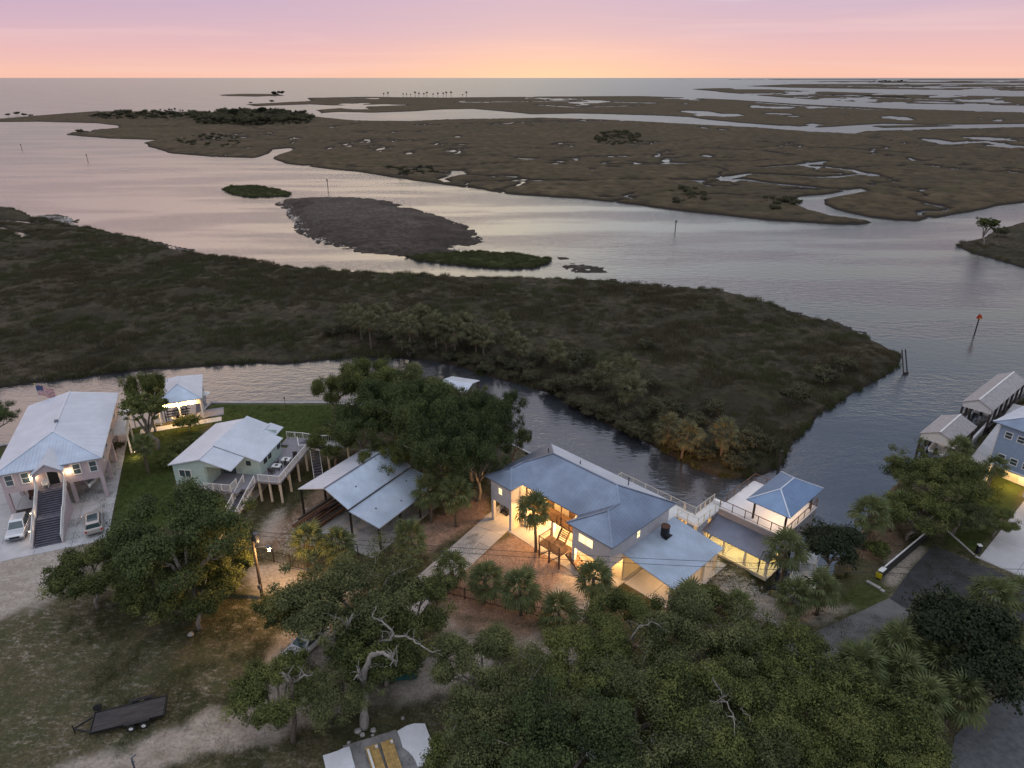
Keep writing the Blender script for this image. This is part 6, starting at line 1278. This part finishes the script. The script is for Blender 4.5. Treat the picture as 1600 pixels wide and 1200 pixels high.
# middle cluster behind the shed
for i, (k_, x, y, s, z, lab) in enumerate([('e', 578, 600, .84, 1.25, 'tall oak at the left of the middle cluster over the canal'), ('b', 695, 640, .82, 1.2, 'broad oak in the middle cluster behind the pole shed'), ('f', 640, 610, .9, 1.25, 'oak between the two largest of the middle cluster'), ('c', 775, 650, .66, 1.15, 'oak by the canal at the right of the middle cluster, nearest the roof'), ('c', 565, 670, .78, 1.05, 'dark oak lobe directly behind the pole shed ridge'), ('d', 520, 690, .8, .9, 'low oak between the mint house deck and the pole shed'), ('c', 745, 710, .72, 1.1, 'dark oak beside the grey stilt house roof corner'), ('c', 665, 685, .8, 1.15, 'shadowed oak in the heart of the middle cluster'), ('d', 520, 610, .75, 1.2, 'oak limb cluster reaching left over the seawall'), ('f', 800, 690, .5, .9, 'small oak spray against the canal beside the stilt house roof'), ('c', 690, 705, .85, 1.25, 'dark oak mass behind the palms right of the pole shed'), ('c', 735, 668, .8, 1.3, 'dark oak filling the right half of the middle cluster'), ('c', 615, 640, .9, 1.3, 'dark oak filling the left half of the middle cluster'), ('c', 660, 650, .9, 1.4, 'tallest dark oak at the heart of the middle cluster'), ('d', 600, 720, .8, 1.0, 'low oak lobe touching the back of the pole shed')]): tree(k_, x, y, s, lab, rz=i * 2.1 + 1, sz=z)
tree('slim', 232, 640, 1.0, 'tall thin oak between the pink house and the lit dock shelter', rz=.5); tree('d', 228, 612, .7, 'upper crown of leaves beside the tall thin oak at the dock shelter', sz=1.5); tree('c', -18, 655, .62, 'dark oak cut off by the left edge beside the pink house')
tree('a', 1462, 745, .86, 'large dark oak in front of the boat lift roofs', rz=2); tree('b', 1500, 800, .55, 'oak lobe spreading toward the lit garage drive'); tree('d', 1430, 800, .9, 'lower oak crown above the brown river bank'); tree('d', 1560, 815, .5, 'small shrubby oak in front of the lit garage drive')
tree('cedar', 1300, 862, 1.0, 'dense dark round cedar right of the boathouse', 'cedar_tree', frac=.55); tree('cedar', 1500, 1000, 1.3, 'big dark cedar among the palms at lower right', 'cedar_tree', frac=.55); tree('cedar', 1540, 1060, 1.1, 'dark cedar at the edge of the gravel yard', 'cedar_tree', frac=.55)
tree('ybush', 292, 664, 1.0, 'lit yellow green bush in front of the dock shelter', 'bush', cat='bush', frac=.5); tree('bush', 283, 700, .9, 'dark round bush in the bed beside the mint house roof', 'bush', cat='bush', frac=.5); tree('bush', 262, 722, 1.0, 'dark bush at the foot of the tall thin trunk', 'bush', cat='bush', frac=.5); tree('bush', 300, 690, .7, 'small red brown tinted bush by the lit yellow bush', 'bush', cat='bush', frac=.5)
tree('bush', 1385, 800, 1.3, 'scrubby bush on the brown river bank left of the big oak', 'bush', cat='bush', frac=.5); tree('bush', 1370, 860, .9, 'low scrub beside the black barrier', 'bush', cat='bush', frac=.5); tree('bush', 1110, 935, 1.0, 'low bush on the slope below the carport', 'bush', cat='bush', frac=.5); tree('mbush', 180, 700, .6, 'small shrub behind the pink house side balcony', 'bush', cat='bush', frac=.5)

# palms: fan fronds are parts of their own
def frond_mesh(seed, Lp=1.15, Rf=1.0, n=15, droop=.35):
    g = np.random.default_rng(seed); V = []; F = []; T = []
    def quad(a, b, c, d, t): k = len(V); V.extend([a, b, c, d]); F.append((k, k + 1, k + 2, k + 3)); T.extend([t] * 4)
    w = .025; quad((-w, 0, 0), (w, 0, 0), (w * .6, Lp, -.02), (-w * .6, Lp, -.02), .8)
    for i in range(n):
        a = (i / (n - 1) - .5) * 2 * 2.2; l = Rf * (1 - .22 * abs(a) / 2.2) * g.uniform(.88, 1.08); dx, dy = sin(a), cos(a); lw = .075
        z1 = -droop * .18 + .05 * (-1) ** i; z2 = -droop * l * g.uniform(.8, 1.5); mid = (dx * l * .55, Lp + dy * l * .55, z1 + .04); tip = (dx * l * .95, Lp + dy * l * .95, z2)
        px_, py_ = -dy * lw, dx * lw; t = .3 + .5 * g.random()
        quad((0, Lp, 0), (mid[0] + px_, mid[1] + py_, mid[2]), tip, (mid[0] - px_, mid[1] - py_, mid[2] - .05), t)
    me = np_mesh('frond', V, F, T); return me
marsh_palm_leaf = leafmat('marsh_palm_leaf', (.052, .056, .030), (.17, .165, .085)); FRM = []
FR = []
for s_ in range(3): me = frond_mesh(s_ + 1, 1.05 + .1 * s_, 1.0, 15, .3 + .12 * s_); me.materials.append(palm_leaf); FR.append(me); me2_ = me.copy(); me2_.materials.clear(); me2_.materials.append(marsh_palm_leaf); FRM.append(me2_)
FD = frond_mesh(9, .8, .85, 11, .7); FD.materials.append(dead_frond)
PT = {}
def palm_trunk(H, lean, seed):
    g = random.Random(seed); m = MB(); pts = []; rad = []
    for i in range(9): t = i / 8; pts.append((lean[0] * t * t, lean[1] * t * t, -.2 + (H + .2) * t)); rad.append(.20 - .04 * t + .03 * (i == 0) + g.uniform(-.008, .008))
    m.tube(pts, rad, 9); return m
def palm(px, py, H, label, s=1.0, n=34, dead=6, lean=None, z0=GZ, group=None, foot=False, name='cabbage_palm'):
    """(px,py) = crown centre unless foot"""
    g0 = random.Random(int(px * 13 + py)); lean = lean or (g0.uniform(-.5, .5), g0.uniform(-.3, .3)); dead += g0.randrange(-2, 7); s *= g0.uniform(.88, 1.12); n += g0.randrange(-8, 6); H *= g0.uniform(.95, 1.12)
    p = at(px, py, z0) if foot else at(px, py, z0 + H); x, y = (p.x, p.y) if foot else (p.x - lean[0], p.y - lean[1])
    g = random.Random(int(px * 7 + py)); r = empty(name, (x, y, z0), 0, label, 'palm tree', group)
    palm_trunk(H, lean, int(px)).build('trunk', palm_bark, r, True)
    for k_ in range(n + dead):
        d_ = k_ >= n; t = (k_ + .5) / n; pitch = (85 - 118 * t ** .85) + g.uniform(-9, 9) if not d_ else g.uniform(-62, -78)
        az = k_ * 2.39996 + g.uniform(-.2, .2); o = bpy.data.objects.new('dead_frond' if d_ else 'frond', FD if d_ else (FR if z0 > 1 else FRM)[g.randrange(3)]); COL.objects.link(o); o.parent = r
        sc = s * g.uniform(.88, 1.1) * (1 if t < .9 else .95); o.location = (lean[0], lean[1], H - (.1 + .35 * t if not d_ else .45)); o.rotation_euler = (R(pitch), g.uniform(-.25, .25), az); o.scale = (sc, sc, sc)
    return r
PALMS = [(833, 795, 5.6, 'tall slim palm standing alone in the lit brown yard', 1.05), (703, 885, 3.0, 'left one of three palms on the yard fence, by the driveway', 1.1), (757, 905, 3.0, 'middle one of three palms on the yard fence', 1.1), (812, 918, 3.2, 'right one of three palms on the yard fence', 1.15),
 (873, 958, 2.0, 'short bushy palm right of the yard fence', 1.25), (928, 902, 4.6, 'palm in front of the grey house right wing corner', 1.0), (1077, 938, 3.0, 'dark dense palm below the carport corner', 1.1), (481, 842, 3.6, 'yellow lit palm behind the gate beside the lamp', 1.0), (528, 850, 3.4, 'green palm right of the yellow lit palm', 1.15),
 (640, 838, 3.0, 'palm beside the open right end of the pole shed', 1.2), (690, 735, 6.5, 'tall palm right of the pole shed roof', 1.25), (668, 765, 4.5, 'palm tucked against the pole shed lean-to', 1.1), (712, 770, 4.6, 'palm with hanging dry fronds beside the mulch bed', 1.15), (222, 694, 4.2, 'palm on the lawn between pink and mint houses', 1.0), (1228, 856, 5.0, 'large drooping palm against the boathouse corner', 1.3),
 (1360, 800, 4.6, 'shaggy palm at the river edge right of the cedar', 1.2), (1240, 930, 3.0, 'palm beside the sandy path, left of a pair', 1.05), (1283, 918, 3.6, 'palm beside the sandy path, right of a pair', 1.0), (1556, 728, 3.8, 'dark palm against the lit garage of the blue house', .9), (1152, 942, 1.6, 'very small palm on the rubble slope', .8), (1405, 790, 3.4, 'palm under the left side of the big dark oak', 1.1), (1500, 700, 4.4, 'pale palm rising through the oak by the boat lifts', 1.0)]
for x, y, H, lab, s in PALMS: palm(x, y, H, lab, s)
LR = [(1548, 930, 'sunlit palm right of the dark asphalt, uppermost of the lower right palms'), (1592, 925, 'palm cut by the right edge below the asphalt'), (1455, 965, 'palm overlapping the weathered road end'), (1400, 1005, 'palm at the left of the lower right palm grove'), (1470, 1030, 'palm in the middle of the lower right grove'), (1405, 1052, 'palm below the leftmost grove palm'), (1500, 1085, 'palm standing over the gravel yard corner'), (1340, 1040, 'palm tucked behind the big canopy by the road'), (1560, 990, 'palm under the lower right power pole'), (1440, 1090, 'low palm beside the big canopy edge'), (1478, 960, 'leaning palm beside the asphalt edge')]
for x, y, lab in LR: palm(x, y, 3.8, lab, 1.15, group=None)
# palms and shrubs on the near marsh
MP = [(1075, 678, 3.2, 'orange lit palm on the marsh bank, left of two'), (1132, 676, 3.4, 'orange lit palm on the marsh bank, right of two'), (1045, 668, 2.4, 'shaggy palm behind the left lit marsh palm'), (945, 582, 3.0, 'pale palm on the marsh bank above the canal bend'), (978, 575, 3.2, 'bright fan palm on the marsh, second along the bank'), (985, 605, 3.0, 'palm below the bright fan palm on the marsh'), (868, 548, 3, 'lone palm on the marsh near the grey shrub'), (783, 500, 3.2, 'round headed palm standing above the marsh palm row'), (812, 540, 3.0, 'marsh palm with a pale hanging skirt'), (800, 530, 2.6, 'marsh palm just left of the pale skirted one')]
for x, y, H, lab in MP: palm(x, y, H + .6, lab, 1.3, 28, 9, z0=.5)
g_ = random.Random(4)
crown_small = None
for i in range(17):
    x = 548 + i * 13.2 + g_.uniform(-3, 3); y = 492 + 8 * sin(i * 1.3) + (i / 17) * 26 + g_.uniform(-5, 5); palm(x, y, 4.2 + 2.0 * g_.random(), ORD[i] + ' fan palm from the left in the crowded marsh palm row', 1.35, 22, 5, z0=.5, group='fan palms in the marsh row') 
sh = [(600, 530), (640, 545), (700, 520), (730, 540), (760, 535), (560, 515), (520, 520), (840, 560), (890, 575), (905, 560), (1010, 600), (1030, 640), (960, 620), (1000, 650), (1060, 640), (1090, 660), (930, 600), (1110, 640), (880, 600), (1150, 700), (1100, 710), (820, 575), (680, 545), (1180, 690), (1240, 620), (1290, 590), (1320, 570), (1010, 540)]
for i, (x, y) in enumerate(sorted(sh)): tree('mbush', x, y, g_.uniform(.7, 1.25), ORD[i] + ' from the left of the grey green shrubs on the near marsh', 'marsh_shrub', cat='shrub', z0=.5, group='shrubs on the near marsh', frac=.5)
# far marsh trees: hammock mass as stuff, countable little palms and trees as things
far_crown = None
def mini_palm_mesh():
    V = []; F = []; T = []; g = np.random.default_rng(3)
    for i in range(90):
        d = g.normal(size=3); d /= np.linalg.norm(d); d[2] = abs(d[2]) if g.random() < .6 else d[2]; a = np.cross(d, g.normal(size=3)); a /= np.linalg.norm(a); k = len(V); V += [tuple(a * .25 + d * .2), tuple(-a * .25 + d * .2), tuple(d * 1.9)]; F.append((k, k + 1, k + 2)); T += [.3] * 3
    me = np_mesh('crown', V, F, T); me.materials.append(cedar_leaf); return me
MPM = mini_palm_mesh(); mt = MB(); mt.tube([(0, 0, -1), (0, 0, 6.5)], .28, 6); mtm = bpy.data.meshes.new('trunk'); mtm.from_pydata(mt.v, [], mt.f); mtm.materials.append(palm_bark)
def far_palm(px, py, hs, label, group):
    p = at(px, py, .8); r = empty('far_palm', tuple(p), 0, label, 'palm tree', group); link('trunk', mtm, None, r, scale=(hs, hs, hs)); link('crown', MPM, None, r, (0, 0, 6.8 * hs), scale=(hs, hs, hs))
for i, x in enumerate((250, 257, 264, 270, 276, 283, 288)): far_palm(x + g_.uniform(-2, 2), 179.5 + g_.uniform(-1, 1), g_.uniform(.8, 1.15), ORD[i] + ' from the left of the small far shore palms left of the hammock', 'far shore palms left of the hammock')
for i, x in enumerate(range(425, 462, 6)): far_palm(x + g_.uniform(-2, 2), 183 + g_.uniform(-1, 1), g_.uniform(1.0, 1.4), ORD[i] + ' from the left of the tall thin palms on the far hammock', 'palms on the far hammock')
for i, x in enumerate((600, 607, 630, 636, 641, 648, 655, 662, 668, 676, 684, 692, 697, 704, 722, 728)): far_palm(x + g_.uniform(-1, 1), 153.4 + g_.uniform(-.4, .4), g_.uniform(1.2, 2.0), ORD[i] + ' from the left of the tiny palms on the horizon marsh strip', 'palms on the horizon marsh strip')
for i, (x, y, s) in enumerate([(12, 183, 1.2), (26, 181, 1.5), (38, 183, 1.3), (48, 184, 1.), (185, 178, 1.6), (365, 181, 2.3), (378, 178, 1.7), (410, 178, 2.2), (125, 209, 1.2), (392, 164, 1.2), (425, 162, 1.8)]): tree('mbush' if s < 2 else 'cedar', x, y - 3, s * (1.3 if s < 2 else .9), ['leftmost dark little tree on the far left marsh shore', 'larger dark tree second along the far left shore tip', 'third little dark tree along the far left shore tip', 'smallest dark tree at the end of the far left tip group', 'lone dark tree on the low shore left of the small palms', 'large dark tree on the left half of the far hammock', 'rounded tree between the large ones on the far hammock', 'large dark tree on the right half of the far hammock', 'tiny tree on the narrow spit above the small left channel', 'tiny tree at the tip of the strip right of the sea island', 'wider little tree on the strip right of the sea island'][i], 'far_tree', cat='tree', z0=.6, group='little trees on the far left shore', frac=.5)
tree('slim', 1545, 352, 1.0, 'small spreading tree on the grassy point at the right edge', 'tree', z0=.6); tree('mbush', 1565, 362, 1.2, 'shrub at the foot of the tree on the right grassy point', 'bush', cat='bush', z0=.6)
def wood(name, poly, n, z, smin, smax, label, key='cedar'):
    p = atn(poly); lo, hi = p.min(0), p.max(0); P = lo + rng.random((n * 6, 2)) * (hi - lo); P = P[sdist(P, p) > 0][:n]
    gn_scatter(name, np.column_stack([P, np.full(len(P), z)]), smin + (smax - smin) * rng.random(len(P)) ** 2.5, TREES[key][0], cedar_leaf if key == 'cedar' else marsh_leaf, label)
wood('far_hammock_woods', [(300, 185), (340, 179), (470, 180), (488, 189), (480, 195), (400, 198), (310, 195)], 420, .2, .8, 3.8, 'dark wooded hammock on the far left marsh', 'mbush')
wood('far_shore_woods', [(140, 184), (200, 178), (300, 179), (330, 185), (250, 188), (160, 187)], 170, .2, .5, 3.0, 'low wooded shore running left of the hammock', 'mbush')
wood('far_marsh_thicket', [(265, 218), (330, 209), (380, 216), (370, 232), (290, 230)], 120, 0, .4, 1.1, 'thicket on the far left marsh tongue', 'mbush')
wood('marsh_thicket', [(930, 214), (960, 207), (1000, 211), (1004, 224), (960, 230), (930, 226)], 130, .2, .5, 1.4, 'isolated dark thicket in the middle of the far marsh', 'mbush')
wood('bank_thicket', [(1040, 300), (1090, 297), (1110, 315), (1060, 325)], 26, .2, .5, 1.1, 'scrub thicket on the far bank', 'mbush'); wood('bank_thicket', [(1190, 310), (1240, 308), (1245, 328), (1200, 334)], 26, .2, .5, 1.1, 'scrub thicket beside the far creek mouth', 'mbush'); wood('bank_thicket', [(600, 262), (670, 262), (690, 275), (620, 276)], 30, .2, .5, 1.0, 'scattered scrub on the far bank above the mud island', 'mbush')
wood('horizon_woods', [(1350, 129), (1410, 127.5), (1415, 129), (1355, 130.5)], 40, 0, 2, 4, 'tiny dark wooded islet near the horizon'); wood('horizon_woods', [(426, 149), (443, 148.4), (444, 149.6), (428, 150)], 14, 0, 1.0, 2.2, 'trees on the tip of the small sea island')
wood('canal_mangrove', [(880, 620), (960, 655), (1080, 705), (1180, 715), (1215, 705), (1210, 722), (1150, 738), (1060, 715), (960, 676), (900, 645), (840, 608), (760, 585), (690, 565), (700, 555), (780, 565)], 190, .2, .35, .8, 'dark scrub fringe along the canal side of the near marsh', 'mbush')
